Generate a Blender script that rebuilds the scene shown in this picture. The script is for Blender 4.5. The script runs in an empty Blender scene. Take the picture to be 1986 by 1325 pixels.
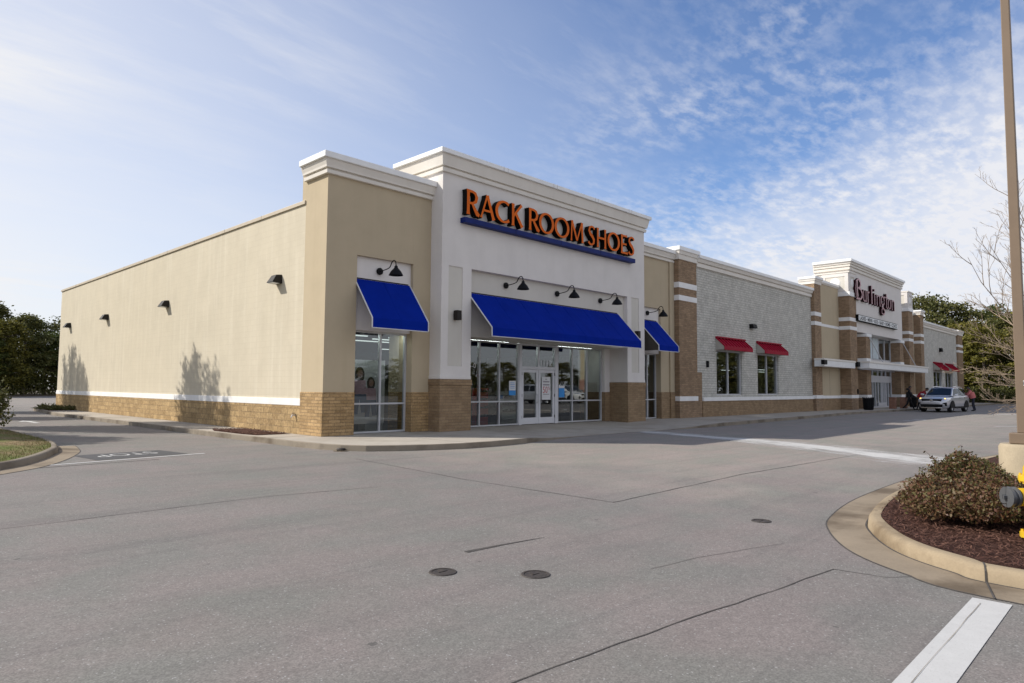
import bpy, math, random
import numpy as np
from mathutils import Vector, Matrix
R = math.radians
sc = bpy.context.scene
col = sc.collection
rnd = random.Random(7)

# ------------------------------------------------------------------ helpers
def tag(o, label=None, cat=None, group=None, kind=None):
    if label: o['label'] = label
    if cat: o['category'] = cat
    if group: o['group'] = group
    if kind: o['kind'] = kind
    return o

def thing(name, label, cat, loc=(0, 0, 0), rotz=0, group=None):
    o = bpy.data.objects.new(name, None); col.objects.link(o)
    o.location = loc; o.rotation_euler = (0, 0, rotz); o.empty_display_size = .2
    return tag(o, label, cat, group)

def copy_tree(o, parent=None):
    c = o.copy(); col.objects.link(c)
    if parent is not None: c.parent = parent
    for ch in list(o.children): copy_tree(ch, c)
    return c

KEEP = {'blade', 'bark_chip', 'branch', 'trunk', 'stem', 'print', 'painted_word', 'door_number', 'bolt'}
class MB:
    def __init__(s): s.v = []; s.f = []; s.m = []
    def add(s, vs, fs, mi=0):
        b = len(s.v); s.v += [tuple(p) for p in vs]
        for f in fs: s.f.append(tuple(b + i for i in f)); s.m.append(mi)
        return s
    def box(s, x0, x1, y0, y1, z0, z1, mi=0):
        return s.add([(x0,y0,z0),(x1,y0,z0),(x1,y1,z0),(x0,y1,z0),(x0,y0,z1),(x1,y0,z1),(x1,y1,z1),(x0,y1,z1)],
                     [(0,3,2,1),(4,5,6,7),(0,1,5,4),(1,2,6,5),(2,3,7,6),(3,0,4,7)], mi)
    def hexa(s, lo, hi, mi=0):          # four lower + four upper corners
        return s.add(list(lo) + list(hi), [(0,3,2,1),(4,5,6,7),(0,1,5,4),(1,2,6,5),(2,3,7,6),(3,0,4,7)], mi)
    def prism_xz(s, poly, y0, y1, mf=0, ms=None):
        n = len(poly); ms = mf if ms is None else ms
        s.add([(x, y0, z) for x, z in poly], [tuple(range(n))], mf)
        s.add([(x, y1, z) for x, z in poly], [tuple(range(n - 1, -1, -1))], ms)
        for i in range(n):
            a, b = poly[i], poly[(i + 1) % n]
            s.add([(a[0],y0,a[1]),(b[0],y0,b[1]),(b[0],y1,b[1]),(a[0],y1,a[1])], [(0,3,2,1)], ms)
        return s
    def prism_xy(s, poly, z0, z1, mi=0):
        n = len(poly)
        s.add([(x, y, z0) for x, y in poly] + [(x, y, z1) for x, y in poly],
              [tuple(range(n - 1, -1, -1)), tuple(range(n, 2 * n))] + [(i, (i+1) % n, n + (i+1) % n, n + i) for i in range(n)], mi)
        return s
    def tube(s, path, radii, n=8, mi=0, caps=True):
        path = [Vector(p) for p in path]
        if not isinstance(radii, (list, tuple)): radii = [radii] * len(path)
        b = len(s.v); up = None
        for i, p in enumerate(path):
            d = (path[min(i+1, len(path)-1)] - path[max(i-1, 0)])
            if d.length < 1e-9: d = Vector((0, 0, 1))
            d.normalize()
            if up is None:
                up = Vector((0, 0, 1)) if abs(d.z) < .9 else Vector((1, 0, 0))
            a = d.cross(up)
            if a.length < 1e-6: a = d.cross(Vector((.3, 1, .2)))
            a.normalize(); c = d.cross(a).normalized(); up = -c if False else up
            for k in range(n):
                t = 2 * math.pi * k / n
                s.v.append(tuple(p + (a * math.cos(t) + c * math.sin(t)) * radii[i]))
        for i in range(len(path) - 1):
            for k in range(n):
                k2 = (k + 1) % n
                s.f.append((b+i*n+k, b+i*n+k2, b+(i+1)*n+k2, b+(i+1)*n+k)); s.m.append(mi)
        if caps:
            s.f.append(tuple(b + k for k in range(n - 1, -1, -1))); s.m.append(mi)
            e = b + (len(path) - 1) * n
            s.f.append(tuple(e + k for k in range(n))); s.m.append(mi)
        return s
    def lathe(s, prof, c=(0, 0, 0), n=20, axis='z', mi=0, caps=True):
        b = len(s.v)
        for r, h in prof:
            for k in range(n):
                t = 2 * math.pi * k / n
                x, y = r * math.cos(t), r * math.sin(t)
                p = {'z': (x, y, h), 'y': (x, h, y), 'x': (h, x, y)}[axis]
                s.v.append((c[0]+p[0], c[1]+p[1], c[2]+p[2]))
        for i in range(len(prof) - 1):
            for k in range(n):
                k2 = (k + 1) % n
                s.f.append((b+i*n+k, b+i*n+k2, b+(i+1)*n+k2, b+(i+1)*n+k)); s.m.append(mi)
        if caps:
            s.f.append(tuple(b + k for k in range(n))); s.m.append(mi)
            e = b + (len(prof) - 1) * n
            s.f.append(tuple(e + k for k in range(n))); s.m.append(mi)
        return s
    def sweep(s, path, prof, mi=0, closed=False):
        # path: XY points; prof: (outward, z) loop; outward is the right-hand side of the path
        n = len(path); P = [Vector((p[0], p[1])) for p in path]; b = len(s.v); k = len(prof)
        for i in range(n):
            if closed: pa, pb = P[(i-1) % n], P[(i+1) % n]
            else: pa, pb = (P[i-1] if i else None), (P[i+1] if i < n-1 else None)
            ns = []
            for u, w in ((pa, P[i]), (P[i], pb)):
                if u is None or w is None: continue
                d = (w - u).normalized(); ns.append(Vector((d.y, -d.x)))
            if len(ns) == 2:
                nn = (ns[0] + ns[1]).normalized(); nn = nn / max(.3, nn.dot(ns[0]))
            else: nn = ns[0]
            for o, z in prof:
                dz = path[i][2] if len(path[i]) > 2 else 0
                s.v.append((P[i].x + nn.x * o, P[i].y + nn.y * o, z + dz))
        for i in range(n if closed else n - 1):
            i2 = (i + 1) % n
            for j in range(k):
                j2 = (j + 1) % k
                s.f.append((b+i*k+j, b+i2*k+j, b+i2*k+j2, b+i*k+j2)); s.m.append(mi)
        if not closed:
            s.f.append(tuple(b + j for j in range(k))); s.m.append(mi)
            e = b + (n - 1) * k
            s.f.append(tuple(e + j for j in range(k - 1, -1, -1))); s.m.append(mi)
        return s
    def pieces(s):
        # separate clumps of the mesh, so that each becomes a part of its own
        n = len(s.v); p = list(range(n))
        def find(i):
            while p[i] != i: p[i] = p[p[i]]; i = p[i]
            return i
        for f in s.f:
            r0 = find(f[0])
            for i in f[1:]: p[find(i)] = r0
        roots = sorted({find(f[0]) for f in s.f})
        if len(roots) < 2 or len(roots) > 500: return [s]
        V = np.array(s.v, dtype=float); rid = {r_: i for i, r_ in enumerate(roots)}; isl = np.array([rid.get(find(i), -1) for i in range(n)])
        lo = np.array([V[isl == i].min(0) for i in range(len(roots))]); hi = np.array([V[isl == i].max(0) for i in range(len(roots))])
        size = (hi - lo).max(1); q = list(range(len(roots)))
        def fq(i):
            while q[i] != i: i = q[i]
            return i
        for i in range(len(roots)):
            gap = np.maximum(0, np.maximum(lo[i] - hi[i+1:], lo[i+1:] - hi[i])); d = np.sqrt((gap**2).sum(1)) if len(gap) else []
            for j, dd in enumerate(d, i + 1):
                if dd <= max(.018, .45*max(size[i], size[j])): q[fq(j)] = fq(i)
        heads = sorted({fq(i) for i in range(len(roots))})
        if len(heads) < 2: return [s]
        out = []
        for h in heads:
            m = MB(); mp = {}
            for f, mi in zip(s.f, s.m):
                if fq(isl[f[0]]) != h: continue
                g_ = []
                for i in f:
                    if i not in mp: mp[i] = len(m.v); m.v.append(s.v[i])
                    g_.append(mp[i])
                m.f.append(tuple(g_)); m.m.append(mi)
            out.append(m)
        return out
    def build(s, name, mats, parent=None, smooth=False, bevel=0, recalc=True, origin=None):
        if not isinstance(mats, (list, tuple)): mats = [mats]
        if parent is not None and name not in KEEP:
            ps = s.pieces()
            if len(ps) > 1:
                return [q.build(name, mats, parent, smooth, bevel, recalc, None) for q in ps][0]
        a = np.array(s.v, dtype=float)
        lo, hi = a.min(0), a.max(0)
        org = Vector(origin) if origin is not None else Vector(((lo[0]+hi[0])/2, (lo[1]+hi[1])/2, lo[2]))
        me = bpy.data.meshes.new(name)
        me.from_pydata((a - np.array(org)).tolist(), [], s.f)
        for m in mats: me.materials.append(m)
        if len(mats) > 1: me.polygons.foreach_set('material_index', s.m)
        if recalc:
            import bmesh
            bm = bmesh.new(); bm.from_mesh(me)
            bmesh.ops.recalc_face_normals(bm, faces=bm.faces); bm.to_mesh(me); bm.free()
        if smooth:
            me.polygons.foreach_set('use_smooth', [True] * len(me.polygons))
            me.set_sharp_from_angle(angle=R(smooth if smooth > 1 else 40))
        me.update()
        o = bpy.data.objects.new(name, me); col.objects.link(o)
        if parent is not None:
            o.parent = parent; o.location = org - world_loc(parent)
        else: o.location = org
        if bevel:
            bv = o.modifiers.new('bevel', 'BEVEL'); bv.width = bevel; bv.segments = 2; bv.limit_method = 'ANGLE'; bv.angle_limit = R(40)
        return o

def world_loc(o):
    l = Vector(o.location)
    while o.parent: o = o.parent; l += Vector(o.location)
    return l

# ------------------------------------------------------------------ materials
def new_mat(name):
    m = bpy.data.materials.new(name); m.use_nodes = True
    nt = m.node_tree; nt.nodes.clear()
    out = nt.nodes.new('ShaderNodeOutputMaterial')
    return m, nt, out
def N(nt, t, **kw):
    n = nt.nodes.new(t)
    for k, v in kw.items(): setattr(n, k, v)
    return n
def LK(nt, a, b): nt.links.new(a, b)
def rgb(c): return (c[0], c[1], c[2], 1)
def math_n(nt, op, a, b=None, clamp=False):
    n = N(nt, 'ShaderNodeMath', operation=op, use_clamp=clamp)
    for i, v in enumerate((a, b)):
        if v is None: continue
        if isinstance(v, (int, float)): n.inputs[i].default_value = v
        else: LK(nt, v, n.inputs[i])
    return n.outputs[0]
def mixc(nt, fac, a, b, blend='MIX'):
    n = N(nt, 'ShaderNodeMix', data_type='RGBA', blend_type=blend)
    for i, v in ((0, fac), (6, a), (7, b)):
        if isinstance(v, (int, float)): n.inputs[i].default_value = v
        elif isinstance(v, (tuple, list)): n.inputs[i].default_value = rgb(v)
        else: LK(nt, v, n.inputs[i])
    return n.outputs[2]
def noise(nt, vec, scale, detail=4, rough=.55, mapscale=None, rot=None):
    if mapscale or rot:
        mp = N(nt, 'ShaderNodeMapping')
        if mapscale: mp.inputs['Scale'].default_value = mapscale
        if rot: mp.inputs['Rotation'].default_value = rot
        LK(nt, vec, mp.inputs['Vector']); vec = mp.outputs[0]
    n = N(nt, 'ShaderNodeTexNoise'); n.inputs['Scale'].default_value = scale
    n.inputs['Detail'].default_value = detail; n.inputs['Roughness'].default_value = rough
    LK(nt, vec, n.inputs['Vector']); return n.outputs['Fac']
def ramp(nt, fac, p0, p1, c0=(0,0,0), c1=(1,1,1)):
    r = N(nt, 'ShaderNodeValToRGB'); r.color_ramp.elements[0].position = p0; r.color_ramp.elements[1].position = p1
    r.color_ramp.elements[0].color = rgb(c0); r.color_ramp.elements[1].color = rgb(c1)
    LK(nt, fac, r.inputs[0]); return r.outputs[0]
def lin(nt, v, a, b):
    n = N(nt, 'ShaderNodeMapRange', clamp=True); n.inputs[1].default_value = a; n.inputs[2].default_value = b
    LK(nt, v, n.inputs[0]); return n.outputs[0]
def bump(nt, h, strength=.3, dist=.01, prev=None):
    b = N(nt, 'ShaderNodeBump'); b.inputs['Strength'].default_value = strength; b.inputs['Distance'].default_value = dist
    LK(nt, h, b.inputs['Height'])
    if prev is not None: LK(nt, prev, b.inputs['Normal'])
    return b.outputs[0]
def pos(nt): return N(nt, 'ShaderNodeNewGeometry').outputs['Position']
def principled(nt, out, c, rough=.6, metal=0, spec=.5, normal=None, coat=0):
    p = N(nt, 'ShaderNodeBsdfPrincipled')
    if isinstance(c, (tuple, list)): p.inputs['Base Color'].default_value = rgb(c)
    else: LK(nt, c, p.inputs['Base Color'])
    if isinstance(rough, (int, float)): p.inputs['Roughness'].default_value = rough
    else: LK(nt, rough, p.inputs['Roughness'])
    p.inputs['Metallic'].default_value = metal; p.inputs['Specular IOR Level'].default_value = spec
    p.inputs['Coat Weight'].default_value = coat
    if normal is not None: LK(nt, normal, p.inputs['Normal'])
    LK(nt, p.outputs[0], out.inputs[0]); return p

def simple(name, c, rough=.55, metal=0, spec=.5, var=.08, scale=3, bscale=0, bstr=.15, coat=0):
    m, nt, out = new_mat(name); P = pos(nt)
    f = noise(nt, P, scale, 5)
    cc = mixc(nt, ramp(nt, f, .3, .7), tuple(x * (1 - var) for x in c), tuple(min(1, x * (1 + var)) for x in c))
    nrm = bump(nt, noise(nt, P, bscale, 4), bstr, .01) if bscale else None
    principled(nt, out, cc, rough, metal, spec, nrm, coat); return m

def wall_uv(nt, ax='xy'):
    s = N(nt, 'ShaderNodeSeparateXYZ'); LK(nt, pos(nt), s.inputs[0])
    u = math_n(nt, 'ADD', s.outputs[0], s.outputs[1])
    c = N(nt, 'ShaderNodeCombineXYZ'); LK(nt, u, c.inputs[0]); LK(nt, s.outputs[2], c.inputs[1]); return c.outputs[0]

def brick(name, c1, c2, mortar, bw, bh, msize=.01, bstr=.5, rough_n=30, split=0, mort_smooth=.1, rough=.85, blotch=.12, stain=None):
    m, nt, out = new_mat(name); uv = wall_uv(nt); P = pos(nt)
    b = N(nt, 'ShaderNodeTexBrick'); LK(nt, uv, b.inputs['Vector'])
    b.inputs['Scale'].default_value = 1; b.inputs['Brick Width'].default_value = bw; b.inputs['Row Height'].default_value = bh
    b.inputs['Mortar Size'].default_value = msize; b.inputs['Mortar Smooth'].default_value = mort_smooth
    b.inputs['Color1'].default_value = rgb(c1); b.inputs['Color2'].default_value = rgb(c2); b.inputs['Mortar'].default_value = rgb(mortar)
    n1 = noise(nt, P, 2.2, 6, .6); n2 = noise(nt, P, rough_n, 5, .7)
    cc = mixc(nt, 1, b.outputs['Color'], ramp(nt, n1, .3, .7, (1-blotch*1.5,)*3, (1+blotch,)*3), 'MULTIPLY')
    cc = mixc(nt, .5 + split*.5, cc, ramp(nt, n2, .28, .75, (.62,)*3, (1.28,)*3), 'MULTIPLY')
    if stain:
        cc = mixc(nt, math_n(nt, 'MULTIPLY', ramp(nt, noise(nt, P, 4.2, 9, .8, (1.3, 1.3, 1)), .50, .64), .55), cc, stain)
    h = math_n(nt, 'SUBTRACT', 1, b.outputs['Fac'])
    nb = bump(nt, h, bstr, .012)
    nb = bump(nt, n2, .35 + split, .012 + .02 * split, nb)
    principled(nt, out, cc, rough, 0, .25, nb); return m

def stucco(name, c, streak=.06, rough=.9, dirt=(.8, .78, .74)):
    m, nt, out = new_mat(name); P = pos(nt)
    f = noise(nt, P, 1.1, 6, .6); g = noise(nt, P, 1, 5, .6, (2.2, 2.2, .14))
    cc = mixc(nt, ramp(nt, f, .3, .7), tuple(x*.95 for x in c), tuple(min(1, x*1.03) for x in c))
    cc = mixc(nt, math_n(nt, 'MULTIPLY', ramp(nt, g, .5, .75), streak * 3), cc, mixc(nt, 1, cc, dirt, 'MULTIPLY'))
    h = noise(nt, P, 55, 3, .6)
    principled(nt, out, cc, rough, 0, .2, bump(nt, h, .12, .006)); return m

M = {}
M['tan_stucco'] = stucco('tan stucco', (.475, .395, .275))
M['white_stucco'] = stucco('white stucco', (.70, .665, .63))
M['panel_stucco'] = stucco('beige panel stucco', (.60, .57, .51))
M['trim_stucco'] = stucco('cornice stucco', (.74, .70, .635), .1)
M['white_metal'] = simple('white metal coping', (.80, .80, .79), .45, var=.04)
M['white_band'] = simple('white masonry band', (.78, .77, .75), .7, var=.06, scale=2)
M['tan_cap'] = simple('tan coping metal', (.50, .43, .33), .5, var=.06)
M['split'] = brick('tan split face block', (.52, .35, .175), (.36, .235, .11), (.30, .21, .115), .40, .100, .010, .9, 22, .7)
M['split_big'] = brick('ochre split face block', (.50, .350, .175), (.37, .250, .120), (.32, .225, .12), .42, .205, .012, .9, 12, 1)
M['brown_brick'] = brick('brown brick', (.37, .25, .152), (.265, .178, .110), (.25, .185, .125), .30, .10, .010, .8, 30, .4)
M['tan_brick'] = brick('tan brick', (.35, .245, .142), (.28, .188, .108), (.265, .188, .118), .30, .10, .010, .8, 30, .4)
M['painted_brick'] = brick('whitewashed brick', (.66, .64, .585), (.59, .575, .52), (.45, .435, .385), .42, .14, .016, 1.0, 16, .8, stain=(.40, .375, .31))

def cream_wall():
    m, nt, out = new_mat('cream painted block'); uv = wall_uv(nt); P = pos(nt)
    b = N(nt, 'ShaderNodeTexBrick'); LK(nt, uv, b.inputs['Vector'])
    b.inputs['Scale'].default_value = 1; b.inputs['Brick Width'].default_value = .41; b.inputs['Row Height'].default_value = .205
    b.inputs['Mortar Size'].default_value = .008; b.inputs['Mortar Smooth'].default_value = .6
    c = (.560, .500, .385)
    f = noise(nt, P, .9, 7, .62); g = noise(nt, P, 1, 6, .65, (3.5, 3.5, .22)); g2 = noise(nt, P, 1, 6, .7, (.5, .5, 5))
    cc = mixc(nt, ramp(nt, f, .3, .72), tuple(x*.93 for x in c), tuple(x*1.05 for x in c))
    cc = mixc(nt, math_n(nt, 'MULTIPLY', ramp(nt, g, .50, .68), .5), cc, (.64, .585, .47))
    cc = mixc(nt, math_n(nt, 'MULTIPLY', ramp(nt, g2, .56, .75), .35), cc, (.62, .57, .45))
    cc = mixc(nt, math_n(nt, 'MULTIPLY', b.outputs['Fac'], .34), cc, (.44, .38, .28))
    sp_ = N(nt, 'ShaderNodeSeparateXYZ'); LK(nt, P, sp_.inputs[0])
    dr = math_n(nt, 'MULTIPLY', ramp(nt, noise(nt, P, 1, 6, .7, (5, 5, .10)), .56, .74), .30)
    cc = mixc(nt, dr, cc, (.44, .38, .285))
    h = math_n(nt, 'SUBTRACT', 1, b.outputs['Fac'])
    nb = bump(nt, h, .22, .006); nb = bump(nt, noise(nt, P, 18, 5, .7), .2, .008, nb)
    principled(nt, out, cc, .85, 0, .25, nb); return m
M['cream'] = cream_wall()

def asphalt():
    m, nt, out = new_mat('weathered asphalt'); P = pos(nt)
    big = noise(nt, P, .12, 5, .6); mid = noise(nt, P, .7, 6, .65); fine = noise(nt, P, 60, 2, .5); fine2 = noise(nt, P, 17, 4, .75)
    c = mixc(nt, ramp(nt, big, .35, .65), (.182, .166, .156), (.179, .171, .154))
    c = mixc(nt, math_n(nt, 'MULTIPLY', ramp(nt, mid, .44, .62), .6), c, (.200, .184, .172))
    hue = noise(nt, P, .9, 4, .55)
    c = mixc(nt, 1, c, ramp(nt, hue, .36, .62, (.93, .965, .945), (1.06, 1.0, 1.0)), 'MULTIPLY')
    for rz, sc_, th in ((.15, (.10, 2.2, 1), .54), (-.75, (.12, 2.6, 1), .57), (1.1, (.09, 2.0, 1), .58)):
        ty = noise(nt, P, 1.0, 6, .68, sc_, (0, 0, rz))
        c = mixc(nt, math_n(nt, 'MULTIPLY', ramp(nt, ty, th, th + .13), .30), c, (.112, .103, .099))
    oil = noise(nt, P, 1.7, 5, .72)
    c = mixc(nt, math_n(nt, 'MULTIPLY', ramp(nt, oil, .64, .74), .30), c, (.09, .083, .079))
    st = noise(nt, P, .25, 6, .7, (1, 3.2, 1), (0, 0, .5))
    c = mixc(nt, math_n(nt, 'MULTIPLY', ramp(nt, st, .55, .75), .35), c, (.118, .111, .107))
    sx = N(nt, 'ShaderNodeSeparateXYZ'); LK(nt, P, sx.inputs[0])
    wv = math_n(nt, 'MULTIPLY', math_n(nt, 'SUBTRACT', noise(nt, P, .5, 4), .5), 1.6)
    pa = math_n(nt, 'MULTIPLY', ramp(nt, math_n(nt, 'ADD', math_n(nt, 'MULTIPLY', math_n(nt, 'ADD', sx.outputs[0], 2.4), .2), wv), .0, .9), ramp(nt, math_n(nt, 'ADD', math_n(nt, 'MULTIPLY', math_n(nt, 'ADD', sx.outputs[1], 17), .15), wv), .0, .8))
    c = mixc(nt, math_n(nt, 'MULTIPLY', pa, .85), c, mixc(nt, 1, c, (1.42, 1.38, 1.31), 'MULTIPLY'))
    c = mixc(nt, .8, c, ramp(nt, fine2, .28, .72, (.86,)*3, (1.13,)*3), 'MULTIPLY')
    v = N(nt, 'ShaderNodeTexVoronoi'); v.inputs['Scale'].default_value = 95; LK(nt, P, v.inputs['Vector'])
    hs = N(nt, 'ShaderNodeSeparateColor'); LK(nt, v.outputs['Color'], hs.inputs[0])
    c = mixc(nt, .85, c, ramp(nt, hs.outputs[0], .1, .95, (.78,)*3, (1.22,)*3), 'MULTIPLY')
    c = mixc(nt, math_n(nt, 'GREATER_THAN', hs.outputs[1], .988), c, (.30, .29, .28))
    v2 = N(nt, 'ShaderNodeTexVoronoi'); v2.inputs['Scale'].default_value = 1.1; LK(nt, P, v2.inputs['Vector'])
    hs2 = N(nt, 'ShaderNodeSeparateColor'); LK(nt, v2.outputs['Color'], hs2.inputs[0])
    wob = math_n(nt, 'ADD', v2.outputs['Distance'], math_n(nt, 'MULTIPLY', noise(nt, P, 30, 3), .05))
    spot = math_n(nt, 'MULTIPLY', math_n(nt, 'LESS_THAN', wob, .058), math_n(nt, 'GREATER_THAN', hs2.outputs[0], .55))
    c = mixc(nt, math_n(nt, 'MULTIPLY', spot, .7), c, (.07, .066, .062))
    v3 = N(nt, 'ShaderNodeTexVoronoi'); v3.inputs['Scale'].default_value = 3.2; LK(nt, P, v3.inputs['Vector'])
    hs3 = N(nt, 'ShaderNodeSeparateColor'); LK(nt, v3.outputs['Color'], hs3.inputs[0])
    wob3 = math_n(nt, 'ADD', v3.outputs['Distance'], math_n(nt, 'MULTIPLY', noise(nt, P, 45, 3), .10))
    s3 = math_n(nt, 'MULTIPLY', math_n(nt, 'LESS_THAN', wob3, .105), math_n(nt, 'GREATER_THAN', hs3.outputs[0], .78))
    c = mixc(nt, math_n(nt, 'MULTIPLY', s3, .6), c, (.06, .056, .053))
    s4 = math_n(nt, 'MULTIPLY', math_n(nt, 'LESS_THAN', wob3, .085), math_n(nt, 'LESS_THAN', hs3.outputs[1], .10))
    c = mixc(nt, math_n(nt, 'MULTIPLY', s4, .6), c, (.42, .41, .39))
    h = math_n(nt, 'ADD', hs.outputs[2], math_n(nt, 'MULTIPLY', fine, .8))
    principled(nt, out, c, .82, 0, .3, bump(nt, h, .22, .005)); return m
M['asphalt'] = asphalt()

def concrete(name, c, stain=.25, scale=2.0, dirt=(.55, .5, .43)):
    m, nt, out = new_mat(name); P = pos(nt)
    a = noise(nt, P, scale, 7, .65); b = noise(nt, P, scale * .35, 5, .6); g = noise(nt, P, 45, 3, .7)
    cc = mixc(nt, ramp(nt, a, .3, .7), tuple(x*.88 for x in c), tuple(x*1.08 for x in c))
    cc = mixc(nt, math_n(nt, 'MULTIPLY', ramp(nt, b, .48, .7), stain * 1.6), cc, mixc(nt, 1, cc, dirt, 'MULTIPLY'))
    cc = mixc(nt, .5, cc, ramp(nt, g, .2, .8, (.78,)*3, (1.18,)*3), 'MULTIPLY')
    principled(nt, out, cc, .85, 0, .3, bump(nt, g, .25, .004)); return m
M['sidewalk'] = concrete('sidewalk concrete', (.40, .36, .305), .3, 1.2)
M['curb'] = concrete('curb concrete', (.305, .240, .158), .7, 3.0, (.5, .46, .42))
M['kerb_grey'] = concrete('stained curb concrete', (.25, .213, .165), .8, 2.0, (.5, .46, .42))
M['gutter'] = concrete('gutter concrete', (.255, .206, .148), .8, 2.2, (.5, .47, .44))
M['pier'] = concrete('pole base concrete', (.38, .315, .22), .4, 4)

def fabric(name, c):
    m, nt, out = new_mat(name); P = pos(nt)
    f = noise(nt, P, 1.5, 5); w = noise(nt, P, 160, 2)
    cc = mixc(nt, ramp(nt, f, .3, .7), tuple(x*.9 for x in c), tuple(x*1.1 for x in c))
    nb = bump(nt, noise(nt, P, 1.6, 3, .5, (1, 1, .5)), .35, .05); principled(nt, out, cc, .85, 0, .06, bump(nt, w, .15, .003, nb)); return m
M['blue'] = fabric('blue awning canvas', (.0012, .018, .25))
M['lining'] = fabric('grey awning lining', (.40, .375, .33))
M['dark_sheet'] = fabric('charcoal awning sheet', (.085, .075, .062))
M['awn_trim'] = simple('awning piping', (.62, .62, .62), .6)
M['black'] = simple('black painted metal', (.006, .006, .007), .55, spec=.15)
M['bronze'] = simple('dark bronze metal', (.020, .017, .015), .5, spec=.2)
M['alu'] = simple('pale aluminium frame', (.50, .50, .51), .38, .0, var=.05)
M['white_frame'] = simple('white painted frame', (.62, .62, .64), .4, var=.05)
M['orange'] = simple('orange sign face', (.66, .125, .008), .5, var=.10, scale=.7, spec=.12)
M['ret'] = simple('black sign return', (.005, .004, .004), .6, spec=.1)
M['navy'] = simple('navy sign bar', (.006, .018, .13), .5, var=.15, spec=.15)
M['rose'] = simple('dusty rose sign face', (.40, .20, .22), .4, var=.1)
M['maroon'] = simple('maroon sign return', (.022, .003, .006), .5, spec=.12)
M['red_metal'] = simple('red standing seam metal', (.30, .004, .024), .5, var=.1, spec=.1)
M['sign_white'] = simple('white sign face', (.74, .75, .75), .4, var=.03)
M['ink'] = simple('dark lettering', (.03, .035, .045), .5)
M['paper'] = simple('white paper', (.70, .70, .70), .7, var=.03)
M['ink_red'] = simple('red print', (.45, .03, .05), .6)
M['ink_blue'] = simple('blue print', (.02, .24, .62), .5)
M['ink_grey'] = simple('grey print', (.30, .28, .30), .6)
M['vinyl'] = simple('white vinyl lettering', (.75, .75, .75), .5, var=.02)
M['road_paint'] = None
M['pole'] = simple('taupe painted steel', (.185, .135, .094), .55, var=.06, spec=.3)
M['yellow'] = simple('yellow hydrant paint', (.62, .40, .02), .35, var=.08, bscale=40, bstr=.08)
M['hyd_cap'] = simple('grey hydrant cap', (.075, .078, .082), .4, var=.2, bscale=40)
M['iron'] = simple('rusty cast iron', (.045, .036, .030), .7, var=.4, scale=25, bscale=60, bstr=.4)
M['crack'] = simple('dark crack tar', (.062, .055, .05), .95, var=.3, scale=8)  # dark tone of cracks, joints and seams
M['tar_panel'] = simple('fresh dark sealer', (.052, .052, .054), .7, var=.25, scale=6, bscale=60)
M['tyre'] = simple('tyre rubber', (.012, .012, .013), .8, bscale=50)
M['chrome'] = simple('chrome trim', (.75, .75, .75), .15, 1)
M['rim'] = simple('alloy wheel', (.55, .55, .56), .3, .9)
M['plastic'] = simple('black plastic', (.009, .009, .010), .6, spec=.2)
M['skin'] = simple('skin', (.22, .11, .07), .55)
M['hair'] = simple('dark hair', (.010, .008, .007), .6, bscale=60)
M['dark_cloth'] = simple('black clothing', (.010, .010, .012), .85, bscale=30)
M['red_cloth'] = simple('red jacket', (.30, .012, .02), .8, bscale=25)
M['pink_cloth'] = simple('pink jacket', (.56, .16, .15), .8, bscale=25)
M['jeans'] = simple('dark jeans', (.015, .018, .03), .85, bscale=30)
M['interior'] = simple('dim interior wall', (.13, .125, .12), .8)
M['int_floor'] = simple('interior floor', (.12, .115, .11), .4)
M['int_red'] = simple('red display', (.42, .035, .02), .5)
M['int_orange'] = simple('orange display', (.45, .14, .04), .5)
M['int_white'] = simple('white display fixture', (.55, .55, .53), .5)
M['int_dark'] = simple('dark stock', (.04, .04, .045), .6, var=.5, scale=9)
M['roof'] = simple('roof membrane', (.45, .45, .44), .8)
M['hotel'] = stucco('yellow beige render', (.55, .42, .22))
M['hotel_red'] = stucco('rust red render', (.36, .12, .06))
M['brick_red'] = brick('terracotta block', (.30, .16, .105), (.25, .13, .09), (.22, .14, .1), .4, .2)

def paint_mat(name, c, wear=.42):
    m, nt, out = new_mat(name); P = pos(nt)
    f = noise(nt, P, 9, 8, .7); g = noise(nt, P, 70, 3, .6)
    cc = mixc(nt, ramp(nt, f, .3, .7), tuple(x*.9 for x in c), c)
    cc = mixc(nt, math_n(nt, 'MULTIPLY', ramp(nt, g, .58, .72), wear), cc, (.25, .24, .23))
    principled(nt, out, cc, .7, 0, .3, bump(nt, g, .3, .003)); return m
M['road_paint'] = paint_mat('white road paint', (.50, .495, .48))

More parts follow.
